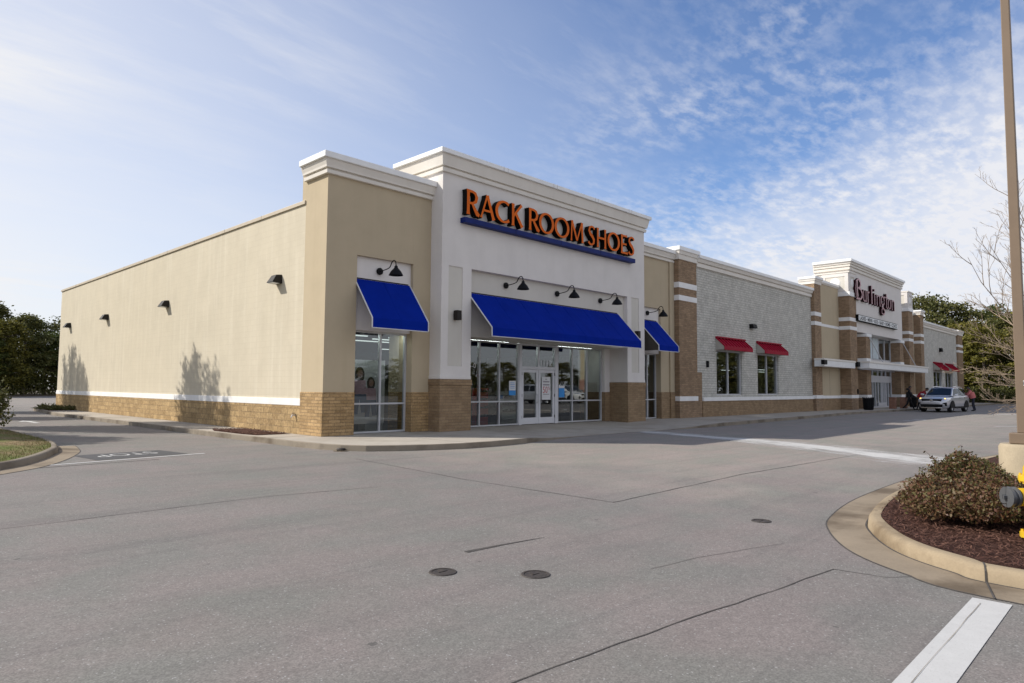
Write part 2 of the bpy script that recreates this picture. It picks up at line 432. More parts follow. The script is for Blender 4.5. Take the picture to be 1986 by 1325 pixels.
def worn_paint():
    m, nt, out = new_mat('scuffed white residue'); P = pos(nt)
    tc = N(nt, 'ShaderNodeUVMap')
    sp = N(nt, 'ShaderNodeSeparateXYZ'); LK(nt, tc.outputs[0], sp.inputs[0])
    edge = math_n(nt, 'SUBTRACT', 1, math_n(nt, 'MULTIPLY', math_n(nt, 'ABSOLUTE', math_n(nt, 'SUBTRACT', sp.outputs[1], .5)), 2))
    cv = N(nt, 'ShaderNodeCombineXYZ'); LK(nt, math_n(nt, 'MULTIPLY', sp.outputs[0], 5.0), cv.inputs[0]); LK(nt, math_n(nt, 'MULTIPLY', sp.outputs[1], 5.5), cv.inputs[1])
    n1 = noise(nt, cv.outputs[0], 1.3, 8, .72); n2 = noise(nt, P, 26, 4, .7); n3 = noise(nt, P, .8, 4, .6)
    a = math_n(nt, 'ADD', math_n(nt, 'MULTIPLY', edge, .62), math_n(nt, 'MULTIPLY', n1, 1.5))
    a = math_n(nt, 'ADD', a, math_n(nt, 'ADD', math_n(nt, 'MULTIPLY', n2, .45), math_n(nt, 'MULTIPLY', n3, .6)))
    fac = math_n(nt, 'MULTIPLY', ramp(nt, math_n(nt, 'MULTIPLY', a, .5), .70, .92), .92)
    p = N(nt, 'ShaderNodeBsdfPrincipled'); p.inputs['Base Color'].default_value = (.52, .51, .49, 1); p.inputs['Roughness'].default_value = .85
    t = N(nt, 'ShaderNodeBsdfTransparent'); mx = N(nt, 'ShaderNodeMixShader')
    LK(nt, fac, mx.inputs[0]); LK(nt, t.outputs[0], mx.inputs[1]); LK(nt, p.outputs[0], mx.inputs[2]); LK(nt, mx.outputs[0], out.inputs[0])
    return m
M['residue'] = worn_paint()

def glass(name, tint=(.50, .53, .53), refl=1.0):
    m, nt, out = new_mat(name)
    fr = N(nt, 'ShaderNodeFresnel'); fr.inputs['IOR'].default_value = 1.6
    fac = math_n(nt, 'MULTIPLY', fr.outputs[0], 1.5 * refl, True); fac = math_n(nt, 'ADD', fac, .06 * refl, True)
    t = N(nt, 'ShaderNodeBsdfTransparent'); t.inputs[0].default_value = rgb(tint)
    g = N(nt, 'ShaderNodeBsdfGlossy'); g.inputs['Roughness'].default_value = .0; g.inputs['Color'].default_value = (.85, .9, .92, 1)
    mx = N(nt, 'ShaderNodeMixShader'); LK(nt, fac, mx.inputs[0]); LK(nt, t.outputs[0], mx.inputs[1]); LK(nt, g.outputs[0], mx.inputs[2])
    LK(nt, mx.outputs[0], out.inputs[0]); return m
M['glass'] = glass('storefront glass')
M['car_glass'] = glass('tinted car glass', (.05, .06, .07), .45)
M['pale_blue'] = simple('pale blue pane sheet', (.60, .68, .72), .2, 0, .6, .1)

def emis(name, c, s):
    m, nt, out = new_mat(name); e = N(nt, 'ShaderNodeEmission'); e.inputs[0].default_value = rgb(c); e.inputs[1].default_value = s
    LK(nt, e.outputs[0], out.inputs[0]); return m
M['tube'] = emis('lit fluorescent tube', (.9, 1, .95), .9)
M['tube_fill'] = emis('hidden fill tube by the glass', (.9, 1, .95), 11.0)  # for added tubes that brighten the poster and displays
M['indicator'] = emis('lit amber indicator', (1, .55, .12), 2.2)

def carpaint(name, c, metal=.6):
    m, nt, out = new_mat(name)
    p = principled(nt, out, c, .32, metal, .5, None, .7); p.inputs['Coat Roughness'].default_value = .05; return m
M['silver'] = carpaint('silver car paint', (.56, .57, .60), .55)
M['car_white'] = carpaint('white car paint', (.75, .75, .74), 0)
M['car_navy'] = carpaint('navy car paint', (.02, .035, .07), .3)

def leaf(name, cols, trans=.25, rough=.6):
    m, nt, out = new_mat(name)
    g = N(nt, 'ShaderNodeNewGeometry')
    r = N(nt, 'ShaderNodeValToRGB'); e = r.color_ramp.elements
    e[0].color = rgb(cols[0]); e[-1].color = rgb(cols[-1])
    for i in range(1, len(cols) - 1):
        k = e.new(i / (len(cols) - 1)); k.color = rgb(cols[i])
    big = noise(nt, g.outputs['Position'], .35, 3, .5)
    f = math_n(nt, 'ADD', math_n(nt, 'MULTIPLY', g.outputs['Random Per Island'], .6), math_n(nt, 'MULTIPLY', ramp(nt, big, .3, .7), .4))
    LK(nt, f, r.inputs[0])
    p = N(nt, 'ShaderNodeBsdfPrincipled'); LK(nt, r.outputs[0], p.inputs['Base Color']); p.inputs['Roughness'].default_value = rough
    p.inputs['Specular IOR Level'].default_value = .3
    t = N(nt, 'ShaderNodeBsdfTranslucent'); LK(nt, r.outputs[0], t.inputs[0])
    mx = N(nt, 'ShaderNodeMixShader'); mx.inputs[0].default_value = trans
    LK(nt, p.outputs[0], mx.inputs[1]); LK(nt, t.outputs[0], mx.inputs[2]); LK(nt, mx.outputs[0], out.inputs[0]); return m
M['leaf_pine'] = leaf('dark pine foliage', [(.034, .050, .014), (.078, .100, .025), (.14, .155, .042)])
M['leaf_olive'] = leaf('olive foliage', [(.060, .062, .012), (.135, .125, .020), (.21, .175, .034)])
M['leaf_oak'] = leaf('broadleaf foliage', [(.042, .052, .015), (.098, .102, .028), (.165, .150, .048)])
M['leaf_russet'] = leaf('russet foliage', [(.05, .04, .012), (.10, .06, .015), (.14, .09, .02)])
M['leaf_shrub'] = leaf('shrub leaves', [(.040, .045, .014), (.075, .074, .022), (.115, .098, .034), (.135, .066, .036), (.105, .045, .026), (.20, .165, .075)], .2, .5)
M['leaf_pear'] = leaf('pear leaves', [(.03, .05, .012), (.06, .08, .02)])
M['bark'] = simple('grey bark', (.10, .08, .06), .9, var=.3, scale=6, bscale=20, bstr=.5)
M['twig'] = simple('pale bare bark', (.30, .23, .165), .85, var=.2, scale=6, bscale=40)
M['stem'] = simple('shrub stem', (.06, .04, .028), .9)

def mulch_mat():
    m, nt, out = new_mat('shredded bark mulch'); P = pos(nt)
    f = noise(nt, P, 35, 5, .75, (1, 2.5, 1), (0, 0, .6)); g = noise(nt, P, 4, 4)
    c = mixc(nt, ramp(nt, f, .32, .68), (.022, .010, .007), (.115, .050, .034))
    c = mixc(nt, .5, c, ramp(nt, g, .3, .7, (.7,)*3, (1.2,)*3), 'MULTIPLY')
    principled(nt, out, c, .9, 0, .2, bump(nt, f, .9, .03)); return m
M['mulch'] = mulch_mat()
M['chip'] = leaf('bark chip', [(.03, .013, .009), (.075, .032, .022), (.15, .075, .05), (.045, .02, .014)], 0, .9)

def grass_mat():
    m, nt, out = new_mat('patchy winter turf'); P = pos(nt)
    f = noise(nt, P, .55, 5, .6); g = noise(nt, P, 22, 4, .7)
    c = mixc(nt, ramp(nt, f, .40, .60), (.20, .145, .075), (.10, .13, .025))
    c = mixc(nt, .8, c, ramp(nt, g, .25, .75, (.6,)*3, (1.3,)*3), 'MULTIPLY')
    principled(nt, out, c, .9, 0, .2, bump(nt, g, .8, .03)); return m
M['turf'] = grass_mat()
M['blade'] = leaf('grass blade', [(.17, .125, .06), (.21, .16, .08), (.10, .13, .03), (.13, .16, .035)], .2, .7)
M['soil'] = simple('leaf litter ground', (.075, .058, .035), .95, var=.3, scale=4, bscale=15, bstr=.5)

# ------------------------------------------------------------------ ground, roads, islands
G = -.15
def catmull(pts, n=6, closed=False):
    out = []; m = len(pts); d = len(pts[0])
    for i in range(m if closed else m - 1):
        p0, p1, p2, p3 = (pts[(i+k) % m] if closed else pts[min(max(i+k, 0), m-1)] for k in (-1, 0, 1, 2))
        for j in range(n):
            t = j / n
            out.append(tuple(.5*((2*p1[a])+(-p0[a]+p2[a])*t+(2*p0[a]-5*p1[a]+4*p2[a]-p3[a])*t*t+(-p0[a]+3*p1[a]-3*p2[a]+p3[a])*t**3) for a in range(d)))
    if not closed: out.append(tuple(pts[-1]))
    return out
def offset_in(path, d):
    n = len(path); o = []
    for i in range(n):
        a, b = Vector(path[i-1]), Vector(path[(i+1) % n]); t = (b - a).normalized()
        o.append((path[i][0] - t.y * d, path[i][1] + t.x * d))
    return o

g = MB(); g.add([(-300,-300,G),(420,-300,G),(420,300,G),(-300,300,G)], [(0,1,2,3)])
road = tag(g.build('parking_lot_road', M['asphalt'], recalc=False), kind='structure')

def strip(path, w, z, jit=0, seed=1):
    r = random.Random(seed); mb = MB(); vs = []; n = len(path)
    P = [Vector(p) for p in path]
    for i in range(n):
        d = (P[min(i+1, n-1)] - P[max(i-1, 0)]).normalized(); q = Vector((-d.y, d.x))
        ww = w if isinstance(w, (int, float)) else w[0] + (w[1] - w[0]) * i / (n - 1)
        j = r.uniform(-jit, jit); k = ww * r.uniform(.6, 1.3) if jit else ww
        for s in (-.5, .5):
            v = P[i] + q * (j + s * k); vs.append((v.x, v.y, z))
    mb.add(vs, [(2*i, 2*i+1, 2*i+3, 2*i+2) for i in range(n - 1)]); return mb
def dense(pts, step=.25):
    o = []
    for a, b in zip(pts[:-1], pts[1:]):
        a, b = Vector(a), Vector(b); n = max(1, int((b - a).length / step))
        o += [tuple(a.lerp(b, i / n)) for i in range(n)]
    return o + [tuple(pts[-1])]
for i, (pts, w) in enumerate((
    ([(-8.6,-15.75),(-7.92,-15.79),(-6.49,-15.93),(-5.14,-16.11),(-4.05,-16.22)], .011),
    ([(-4.05,-16.22),(-4.01,-16.67),(-3.60,-16.98)], .010),
    ([(-2.51,-12.59),(2.11,-12.42),(4.95,-12.56),(8.5,-12.7)], .020),
    ([(-1.94,-4.86),(-2.45,-9.21),(-2.51,-12.59)], .015),
    ([(-10.5,-8.75),(-9.26,-8.71),(-7.56,-8.65),(-6.08,-8.58),(-4.07,-8.93)], .014),
    ([(-7.6,-2.15),(-6.6,-2.1),(-5.3,-2.02)], .05),
    ([(-3.35,-15.45),(-4.6,-15.1),(-5.3,-15.0)], .006))):
    strip(dense(pts), w, G + .004, .012, i).build('crack', M['crack'], road, recalc=False)
strip([(-6.1,-13.3),(-5.6,-13.34),(-5.0,-13.42)], (.07, .01), G + .004, .006, 3).build('crack', M['crack'], road, recalc=False)
# painted marks
strip(dense([(-4.16,-17.48),(-9.5,-17.48)], .12), .268, G + .005).build('painted_line', M['road_paint'], road, recalc=False)
strip(dense([(-8.6,-17.43),(-4.3,-17.425)]), .0035, G + .009, .003, 5).build('crack', M['kerb_grey'], road, recalc=False)
strip([(-7.35,-1.735),(-4.0,-1.31)], .12, G + .005).build('painted_line', M['road_paint'], road, recalc=False)
g = MB(); g.add([(-6.50,.12,G+.004),(-6.36,-1.36,G+.004),(-4.33,-1.13,G+.004),(-4.52,.30,G+.004)], [(0,1,2,3)])
stop_panel = g.build('sealed_patch', M['tar_panel'], road, recalc=False)
def arrow(x, y, ang, s):
    mb = MB(); P = [(0,.08),(1.2,.08),(1.2,.3),(2.0,0),(1.2,-.3),(1.2,-.08),(0,-.08)]; c, q = math.cos(ang), math.sin(ang)
    mb.add([(x + s*(a*c-b*q), y + s*(a*q+b*c), G + .005) for a, b in P], [tuple(range(7))])
    mb.build('painted_arrow', M['road_paint'], road, recalc=False)
arrow(31.4, -8.0, R(-15), 1.2); arrow(28.4, -12.6, R(-38), 1.25); arrow(47.5, -9.6, R(-35), 2.2)
arrow(-4.0, 16.5, R(92), 1.3)
# scuffed white residue
rp = catmull([(12.0,-3.2),(11.5,-5.2),(11.0,-7.8),(10.3,-9.9),(9.5,-11.5),(8.6,-13.1),(8.1,-14.4),(7.6,-16.0)], 5)
mb = strip(rp, (1.7, 4.0), G + .005); o = mb.build('worn_paint_smear', M['residue'], road, recalc=False)
uv = o.data.uv_layers.new(name='uv')
for p in o.data.polygons:
    for li in p.loop_indices:
        vi = o.data.loops[li].vertex_index; uv.data[li].uv = ((vi // 2) / len(rp), vi % 2)

# sidewalk (top sheet, curb face) with a flush ramp in front of the doors
SW = [(-.95,33.5,0,.5,33.5),(-1.12,32.4,0,.5,32),(-1.75,24,0,.5,24),(-1.69,17.4,0,.5,17),(-1.6,12,0,.5,12),(-1.6,4.5,0,.5,4.5),(-1.46,-.7,0,.5,1.0),
      (-1.33,-2.2,0,.5,1.0),(-1.12,-2.9,0,.5,1.0),(-.75,-3.5,0,.5,1.0),(-.1,-3.95,0,.9,1.0),(.8,-4.35,0,1.5,1.0),(1.73,-4.6,0,2.2,1.0),(2.72,-4.65,0,3,1.0),
      (3.85,-4.55,0,4,1.0),(4.6,-4.40,-.01,5,1.0),(5.67,-4.2,-.07,6,1.0),(7.4,-3.85,-.135,8,1.0),(9.07,-3.65,-.146,9.5,1.0),(11.4,-3.75,-.146,11.5,1.0),
      (13.8,-3.9,-.14,14,1.0),(16.0,-4.0,-.06,16,1.0),(18.2,-4.0,0,18,1.0),(24,-3.7,0,24,1.0),(31.2,-3.4,0,31,1.0),(38.4,-2.95,0,38,1.0),(45,-2.95,0,45,1.0),
      (51.5,-3.3,0,51,1.0),(60,-3.4,0,60,1.0),(75,-3.4,0,75,1.0),(89.5,-3.4,0,89.5,1.0),(90.5,-2.6,0,90,3),(90.6,20,0,89,20)]
mb = MB(); n = len(SW)
mb.add([(p[0],p[1],p[2]) for p in SW] + [(p[3],p[4],0) for p in SW], [(i, i+1, n+i+1, n+i) for i in range(n-1)])
sidewalk = tag(mb.build('sidewalk', M['sidewalk'], recalc=False), kind='structure')
mb = MB(); prof = [(0, 0), (.012, -.012), (.02, -.2), (-.14, -.2), (-.14, -.004)]
SWo = [(p[0], p[1], p[2] + .003) for p in SW]
mb.sweep(list(SWo), prof); mb.build('curb', M['kerb_grey'], sidewalk)
for x in (1.9, 5.0, 8.0, 11.0, 14.2, 17.5, 21, 25, 29, 33, 37):
    yo = np.interp(x, [p[0] for p in SW[10:30]], [p[1] for p in SW[10:30]]); zo = float(np.interp(x, [p[0] for p in SW[10:30]], [p[2] for p in SW[10:30]]))
    g = MB(); g.add([(x-.008,yo+.01,zo+.0045),(x+.008,yo+.01,zo+.0045),(x+.008,-.7,zo*(-.7-1)/(yo-1)+.0045),(x-.008,-.7,zo*(-.7-1)/(yo-1)+.0045)], [(0,1,2,3)])
    g.build('joint', M['crack'], sidewalk, recalc=False)
for y in (0.6, 6.8, 10, 13.5, 17, 21, 25):
    xo = np.interp(y, [4.5, 12, 24, 32], [-1.6, -1.6, -1.75, -1.12])
    g = MB(); g.box(xo+.01, -.05, y-.008, y+.008, .002, .0045); g.build('joint', M['crack'], sidewalk)

def filled(outline, z, peak, seed, mats, name, rings=9):
    r = random.Random(seed); cx = sum(p[0] for p in outline)/len(outline); cy = sum(p[1] for p in outline)/len(outline)
    n = len(outline); vs = []; fs = []
    for k in range(rings):
        t = k / rings
        for x, y in outline:
            vs.append((x+(cx-x)*t, y+(cy-y)*t, z + peak*math.sin(t*1.57) + (r.uniform(-.012, .012) if k else 0)))
    vs.append((cx, cy, z + peak))
    for k in range(rings-1):
        for i in range(n): fs.append((k*n+i, k*n+(i+1) % n, (k+1)*n+(i+1) % n, (k+1)*n+i))
    for i in range(n): fs.append(((rings-1)*n+i, (rings-1)*n+(i+1) % n, rings*n))
    mb = MB(); mb.add(vs, fs); return mb.build(name, mats, recalc=False)
def inside(p, poly):
    c = False; n = len(poly); j = n - 1
    for i in range(n):
        if (poly[i][1] > p[1]) != (poly[j][1] > p[1]) and p[0] < (poly[j][0]-poly[i][0])*(p[1]-poly[i][1])/(poly[j][1]-poly[i][1])+poly[i][0]: c = not c
        j = i
    return c
CURB = [(0, G-.02), (-.018, -.045), (-.045, -.012), (-.085, 0), (-.155, -.002), (-.155, G-.02)]
GUT = [(.005, G+.016), (.46, G+.005), (.46, G-.05), (.005, G-.05)]
# right island
ISL = [(-3.62,-17.7),(-3.4,-17.05),(-2.91,-16.47),(-2.06,-15.98),(-1.25,-15.72),(.5,-15.48),(3.2,-15.4),(8,-15.4),(11,-15.8),(12,-17),(12,-21),(11,-23),(8,-23.6),(0,-23.6),(-2.6,-23),(-3.55,-21)]
isl = catmull(ISL[::-1], 7, True)
island = MB(); island.sweep(isl, CURB, closed=True)
island = tag(island.build('planting_island', M['curb'], smooth=50), kind='structure')
gm = MB(); gm.sweep(isl, GUT, closed=True); gm.build('gutter', M['gutter'], island)
EDGE = [(.452, G+.0065), (.470, G+.0065), (.470, G+.004), (.452, G+.004)]
gm = MB(); gm.sweep(isl, EDGE, closed=True); gm.build('joint', M['crack'], island)
gm = MB(); gm.sweep(isl, [(.004, G+.0185), (.022, G+.0175), (.022, G+.015), (.004, G+.015)], closed=True); gm.build('joint', M['crack'], island)
for (x, y), ang, in (((-3.52,-17.33), R(15)), ((-1.25,-15.80), R(105)), ((1.9,-15.50), R(92))):
    jm = MB(); c, s = math.cos(ang), math.sin(ang)
    P = [(-.62,-.006),(.17,-.006),(.17,.006),(-.62,.006)]
    prof = [(-.60, G+.016), (-.08, G+.024), (-.065, -.04), (-.02, .002), (.03, .004), (.10, .003)]
    vs = []
    for a, z in prof:
        for b in (-.007, .007): vs.append((x + a*c - b*s, y + a*s + b*c, z))
    jm.add(vs, [(2*i, 2*i+1, 2*i+3, 2*i+2) for i in range(len(prof)-1)]); jm.build('joint', M['crack'], island, recalc=False)
inner = offset_in(isl, .15)
mulch = tag(filled(inner, -.012, .05, 4, M['mulch'], 'mulch'), 'dark shredded bark mulch filling the planting island by the light pole', 'mulch', kind='stuff')
def chips(name, poly, n, seed, zf, size=(.03, .085, .004, .012), mat='chip', xr=None):
    r = random.Random(seed); mb = MB(); vs = []; fs = []
    x0, x1, y0, y1 = xr
    while len(fs) < n:
        x, y = r.uniform(x0, x1), r.uniform(y0, y1)
        if not inside((x, y), poly): continue
        l = r.uniform(size[0], size[1])/2; w = r.uniform(size[2], size[3])/2; a = r.uniform(0, 6.28); t = r.uniform(-.35, .35)
        dx, dy = math.cos(a), math.sin(a); z = zf(x, y) + abs(t)*l + .004; b = len(vs)
        for u, v in ((-1,-1),(1,-1),(1,1),(-1,1)): vs.append((x+u*l*dx-v*w*dy, y+u*l*dy+v*w*dx, z+u*l*t+v*w*r.uniform(-.5,.5)))
        fs.append((b, b+1, b+2, b+3))
    mb.add(vs, fs); return mb
o = chips('chips', inner, 9000, 3, lambda x, y: .012, xr=(-3.6, 1.5, -18.6, -15.5)).build('bark_chip', M['chip'], mulch, recalc=False); o['kind'] = 'stuff'
# left island
LIS = [(-30,-4.2),(-14,-4.2),(-11,-3.9),(-9.4,-3.1),(-8.23,-2.13),(-7.55,-1.19),(-6.85,.35),(-6.40,1.9),(-6.12,4.6),(-6.15,10.9),(-6.4,20),(-7.0,40),(-9,62),(-30,62)]
lis = catmull(LIS[1:13], 7)[:]
lisl = [LIS[0]] + lis + [LIS[-1]]
left = MB(); left.sweep(lisl, CURB, closed=True)
leftisl = tag(left.build('grass_island', M['kerb_grey'], smooth=50), kind='structure')
gp = [p for p in lis if p[1] < 3.2]; gm = MB(); gm.sweep(gp, GUT); gm.build('gutter', M['gutter'], leftisl); gm = MB(); gm.sweep(gp, EDGE); gm.build('joint', M['crack'], leftisl)
linner = offset_in(lisl, .15)
turf = tag(filled(linner, -.014, .10, 9, M['turf'], 'grass'), 'patchy brown and green turf on the raised kerbed island at the left edge', 'grass', kind='stuff')
r = random.Random(5); mb = MB(); vs = []; fs = []
while len(fs) < 9000:
    x, y = r.uniform(-9.5, -6.2), r.uniform(-3.4, 9)
    if not inside((x, y), linner): continue
    a = r.uniform(0, 6.28); h = r.uniform(.02, .06); w = .006; b = len(vs); dx, dy = math.cos(a)*w, math.sin(a)*w; lx, ly = r.uniform(-.02,.02), r.uniform(-.02,.02)
    vs += [(x-dx, y-dy, -.01), (x+dx, y+dy, -.01), (x+lx, y+ly, h)]; fs.append((b, b+1, b+2))
mb.add(vs, fs); mb.build('blade', M['blade'], turf, recalc=False)['kind'] = 'stuff'

# far verges under the woods
for nm, P in (('woodland_floor', [(-140,70),(-40,76),(0,83),(5.6,86.8),(13,93.6),(30,100),(60,104),(60,200),(-140,200)]),
              ('woodland_floor', [(93.5,40),(93.2,-2),(93.6,-6.5),(97,-18),(104,-34),(230,-60),(230,60),(93.5,60)]),
              ('woodland_floor', [(-40,-78),(40,-78),(110,-74),(230,-62),(230,-170),(-40,-170)])):
    g = MB(); g.prism_xy(P, G - .2, -.02); tag(g.build(nm, M['soil']), kind='structure')
g = MB(); g.sweep([(104,-34),(97,-18),(93.6,-6.5),(93.2,-2),(93.5,40)][::-1], [(.18,G-.02),(.16,.0),(0,.01),(0,G-.02)]); tag(g.build('far_curb', M['curb']), kind='structure')

# mulch beds cut into the side pavement
bed = [(-1.05,5.5),(-1.36,4.6),(-1.33,2.6),(-1.22,1.75),(-.12,1.68),(-.07,5.2)]
b1 = tag(filled(bed, .004, .05, 12, M['mulch'], 'mulch_bed'), 'small dark mulch bed in the side pavement beside the corner pilaster', 'mulch bed', kind='stuff')
chips('c', bed, 1500, 8, lambda x, y: .03, (.04, .10, .01, .02), xr=(-1.4, 0, 1.6, 5.6)).build('bark_chip', M['chip'], b1, recalc=False)['kind'] = 'stuff'
bed2 = [(-.85,32.2),(-1.35,27.6),(-.08,27.4),(-.06,32.4)]
b2 = tag(filled(bed2, .004, .07, 13, M['mulch'], 'mulch_bed'), 'planted bed at the far end of the side pavement', 'plant bed', kind='stuff')

# ------------------------------------------------------------------ shoe store
def cornice(parent, path, z0, prof, cap, mat='trim_stucco'):
    mb = MB(); mb.sweep(path, prof); mb.build('cornice', M[mat], parent)
    mb = MB(); mb.sweep(path, cap); mb.build('coping', M['white_metal'], parent, bevel=.012)
def frame_grid(mb, xs, zs, y0, y1, w=.055, skip=()):
    # vertical bars at xs, horizontals at zs between the outer xs; butted, bars 3 mm proud
    for x in xs: mb.box(x - w/2, x + w/2, y0 - .003, y1 + .003, zs[0] - w/2, zs[-1] + w/2)
    for z in zs:
        for a, b in zip(xs[:-1], xs[1:]):
            if (z, a) in skip: continue
            mb.box(a + w/2, b - w/2, y0, y1, z - w/2, z + w/2)
def pane(parent, x0, x1, z0, z1, y, mat='glass', name='pane'):
    mb = MB(); mb.add([(x0,y,z0),(x1,y,z0),(x1,y,z1),(x0,y,z1)], [(0,1,2,3)])
    return mb.build(name, M[mat], parent, recalc=False)
def window(parent, xs, zs, y, w=.055, fm='alu', gm='glass', label=None):
    mb = MB(); frame_grid(mb, xs, zs, y - .06, y + .06, w)
    f = mb.build('window', M[fm], parent)
    if label: f['label'] = label
    for a, b in zip(xs[:-1], xs[1:]):
        for c, d in zip(zs[:-1], zs[1:]):
            pane(f, a + w/2, b - w/2, c + w/2, d - w/2, y, gm)
    return f

store = thing('shoe_store', 'cream shoe store with white entrance tower, blue awnings and brick base on the near corner', 'store', (0, 0, 0))
S = store
def part(name, mat, boxes, parent=S, bevel=0, label=None):
    mb = MB()
    for b in boxes: mb.box(*b)
    o = mb.build(name, M[mat], parent, bevel=bevel)
    if label: o['label'] = label
    return o
part('side_wall', 'cream', [(.01,.30,1.33,32.3,1.13,7.45), (.30,20.4,32.0,32.3,-.15,7.45)])
part('coping', 'tan_cap', [(-.045,.36,1.34,32.36,7.452,7.575)], bevel=.01)
mb = MB()
for y in (4.4, 7.5, 10.5, 13.6, 16.6, 19.7, 22.7, 25.8, 28.8): mb.box(-.048, .362, y, y + .012, 7.455, 7.578)
mb.build('coping_seam', M['crack'], S)
part('white_band', 'white_band', [(-.03,.30,1.32,32.32,.91,1.13)], bevel=.008)
part('stone_base', 'split_big', [(-.022,.30,1.33,32.31,-.2,.91)])
part('roof', 'roof', [(.30,20.4,1.33,32.0,6.9,7.15)])
# left bay
part('bay_wall', 'tan_stucco', [(0,1.12,0,1.33,1.35,8.2), (3.38,4.15,0,1.33,1.35,8.2), (1.12,3.38,.002,1.33,5.77,8.2)])
part('recessed_panel', 'white_stucco', [(1.12,3.38,.14,1.30,3.36,5.77)])
part('brick_base', 'split', [(-.025,1.12,-.025,1.35,-.2,1.35), (3.38,4.13,-.025,1.33,-.2,1.35)], bevel=.012)
bay_prof = [(0,8.17),(.10,8.175),(.115,8.28),(.05,8.295),(.05,8.335),(.15,8.345),(.16,8.41),(.215,8.555),(.22,8.60),(0,8.60)]
bay_cap = [(-.35,8.601),(.28,8.601),(.29,8.62),(.29,8.795),(.27,8.80),(-.35,8.80)]
cornice(S, [(0,1.33),(0,0),(4.147,0)], 8.2, bay_prof, bay_cap)
part('parapet', 'tan_stucco', [(.02,4.14,1.331,1.6,7.16,8.59)])
window(S, [1.15,2.32,3.35], [.04,.97,3.33], .37)
# entrance tower
part('tower_wall', 'white_stucco', [
    (4.15,4.47,-.60,2.0,1.81,9.15), (5.13,5.56,-.60,2.0,1.81,9.15), (4.47,5.13,-.60,2.0,1.81,2.27), (4.47,5.13,-.60,2.0,5.81,9.15), (4.47,5.13,-.45,2.0,2.27,5.81),
    (5.56,15.44,-.60,2.0,5.82,9.15),
    (15.44,15.77,-.60,2.0,1.81,9.15), (16.40,16.87,-.60,2.0,1.81,9.15), (15.77,16.40,-.60,2.0,1.81,2.27), (15.77,16.40,-.60,2.0,5.81,9.15), (15.77,16.40,-.45,2.0,2.27,5.81),
    (15.03,15.44,.41,2.0,1.35,3.40), (4.16,16.86,-.25,2.0,9.15,9.68)])
part('pier_trim', 'white_stucco', [(4.13,5.575,-.617,.3,1.812,1.93), (15.425,16.885,-.617,.3,1.812,1.93)], bevel=.01)
for x in (4.47, 15.77):
    w = .66 if x < 5 else .63
    part('pier_panel', 'panel_stucco', [(x + .003, x + w - .003, -.575, -.451, 2.273, 5.807)])
part('recessed_panel', 'panel_stucco', [(5.56,15.44,-.40,1.9,3.40,5.82)])
part('brick_pier', 'tan_brick', [(4.12,5.575,-.63,2.0,-.2,1.60), (4.10,5.595,-.65,2.0,1.60,1.81)], bevel=.01)
part('brick_pier', 'tan_brick', [(15.425,16.90,-.63,2.0,-.2,1.60), (15.405,16.92,-.65,2.0,1.60,1.81)], bevel=.01)
part('brick_base', 'tan_brick', [(15.02,15.42,.39,1.9,-.2,1.349)])
tw_prof = [(0,9.10),(.08,9.105),(.095,9.235),(.03,9.25),(.03,9.29),(.12,9.30),(.13,9.36),(.19,9.64),(.195,9.70),(0,9.70)]
tw_cap = [(-.35,9.701),(.27,9.701),(.28,9.72),(.28,9.86),(.26,9.875),(-.35,9.875)]
cornice(S, [(4.15,2.0),(4.15,-.60),(16.87,-.60),(16.87,2.0)], 9.15, tw_prof, tw_cap)
mb = MB()
for x in (6.9, 9.8, 12.6, 15.2): mb.box(x, x+.012, -.883, -.6, 9.71, 9.879); mb.box(x + .22, x + .232, -.883, -.6, 9.71, 9.879)
mb.build('coping_seam', M['ink_grey'], S)
# storefront in the tower
YS = .63
window(S, [5.60,6.05,7.12,8.21,9.31], [.04,.97,3.33], YS)
window(S, [11.82,12.83,13.88,14.98], [.04,.97,3.33], YS)
part('door_post', 'white_frame', [(9.345,9.50,YS-.075,YS+.075,0,3.36), (11.61,11.785,YS-.075,YS+.075,0,3.36)])
mb = MB(); mb.box(9.50,11.61,YS-.06,YS+.06,2.30,2.42); mb.box(9.50,11.61,YS-.06,YS+.06,3.29,3.36); mb.box(10.52,10.60,YS-.063,YS+.063,2.42,3.29)
tr = mb.build('transom', M['white_frame'], S)
pane(tr, 9.50, 10.52, 2.42, 3.29, YS); pane(tr, 10.60, 11.61, 2.42, 3.29, YS)
for x0, hx in ((9.51, 10.44), (10.565, 10.68)):
    x1 = x0 + 1.035; mb = MB(); y0, y1 = YS - .045, YS + .045
    mb.box(x0, x0+.12, y0, y1, .02, 2.29); mb.box(x1-.12, x1, y0, y1, .02, 2.29)
    mb.box(x0+.12, x1-.12, y0+.003, y1-.003, .02, .28); mb.box(x0+.12, x1-.12, y0+.003, y1-.003, 2.17, 2.29)
    d = mb.build('door', M['white_frame'], S)
    pane(d, x0+.12, x1-.12, .28, 2.17, YS)
    h = MB(); h.tube([(hx, YS-.05, .90), (hx, YS-.12, .92), (hx, YS-.12, 1.24), (hx, YS-.05, 1.26)], .014); h.build('handle', M['alu'], d)
    hg = MB(); ex = x0 - .012 if hx < 10.5 else x1 - .012
    for z in (.25, 1.15, 2.05): hg.box(ex, ex + .03, y0 - .022, y0 - .002, z, z + .12)
    hg.build('hinge', M['black'], d)
part('ceiling_soffit', 'panel_stucco', [(5.60,15.0,-.39,YS+.05,3.37,3.399)])
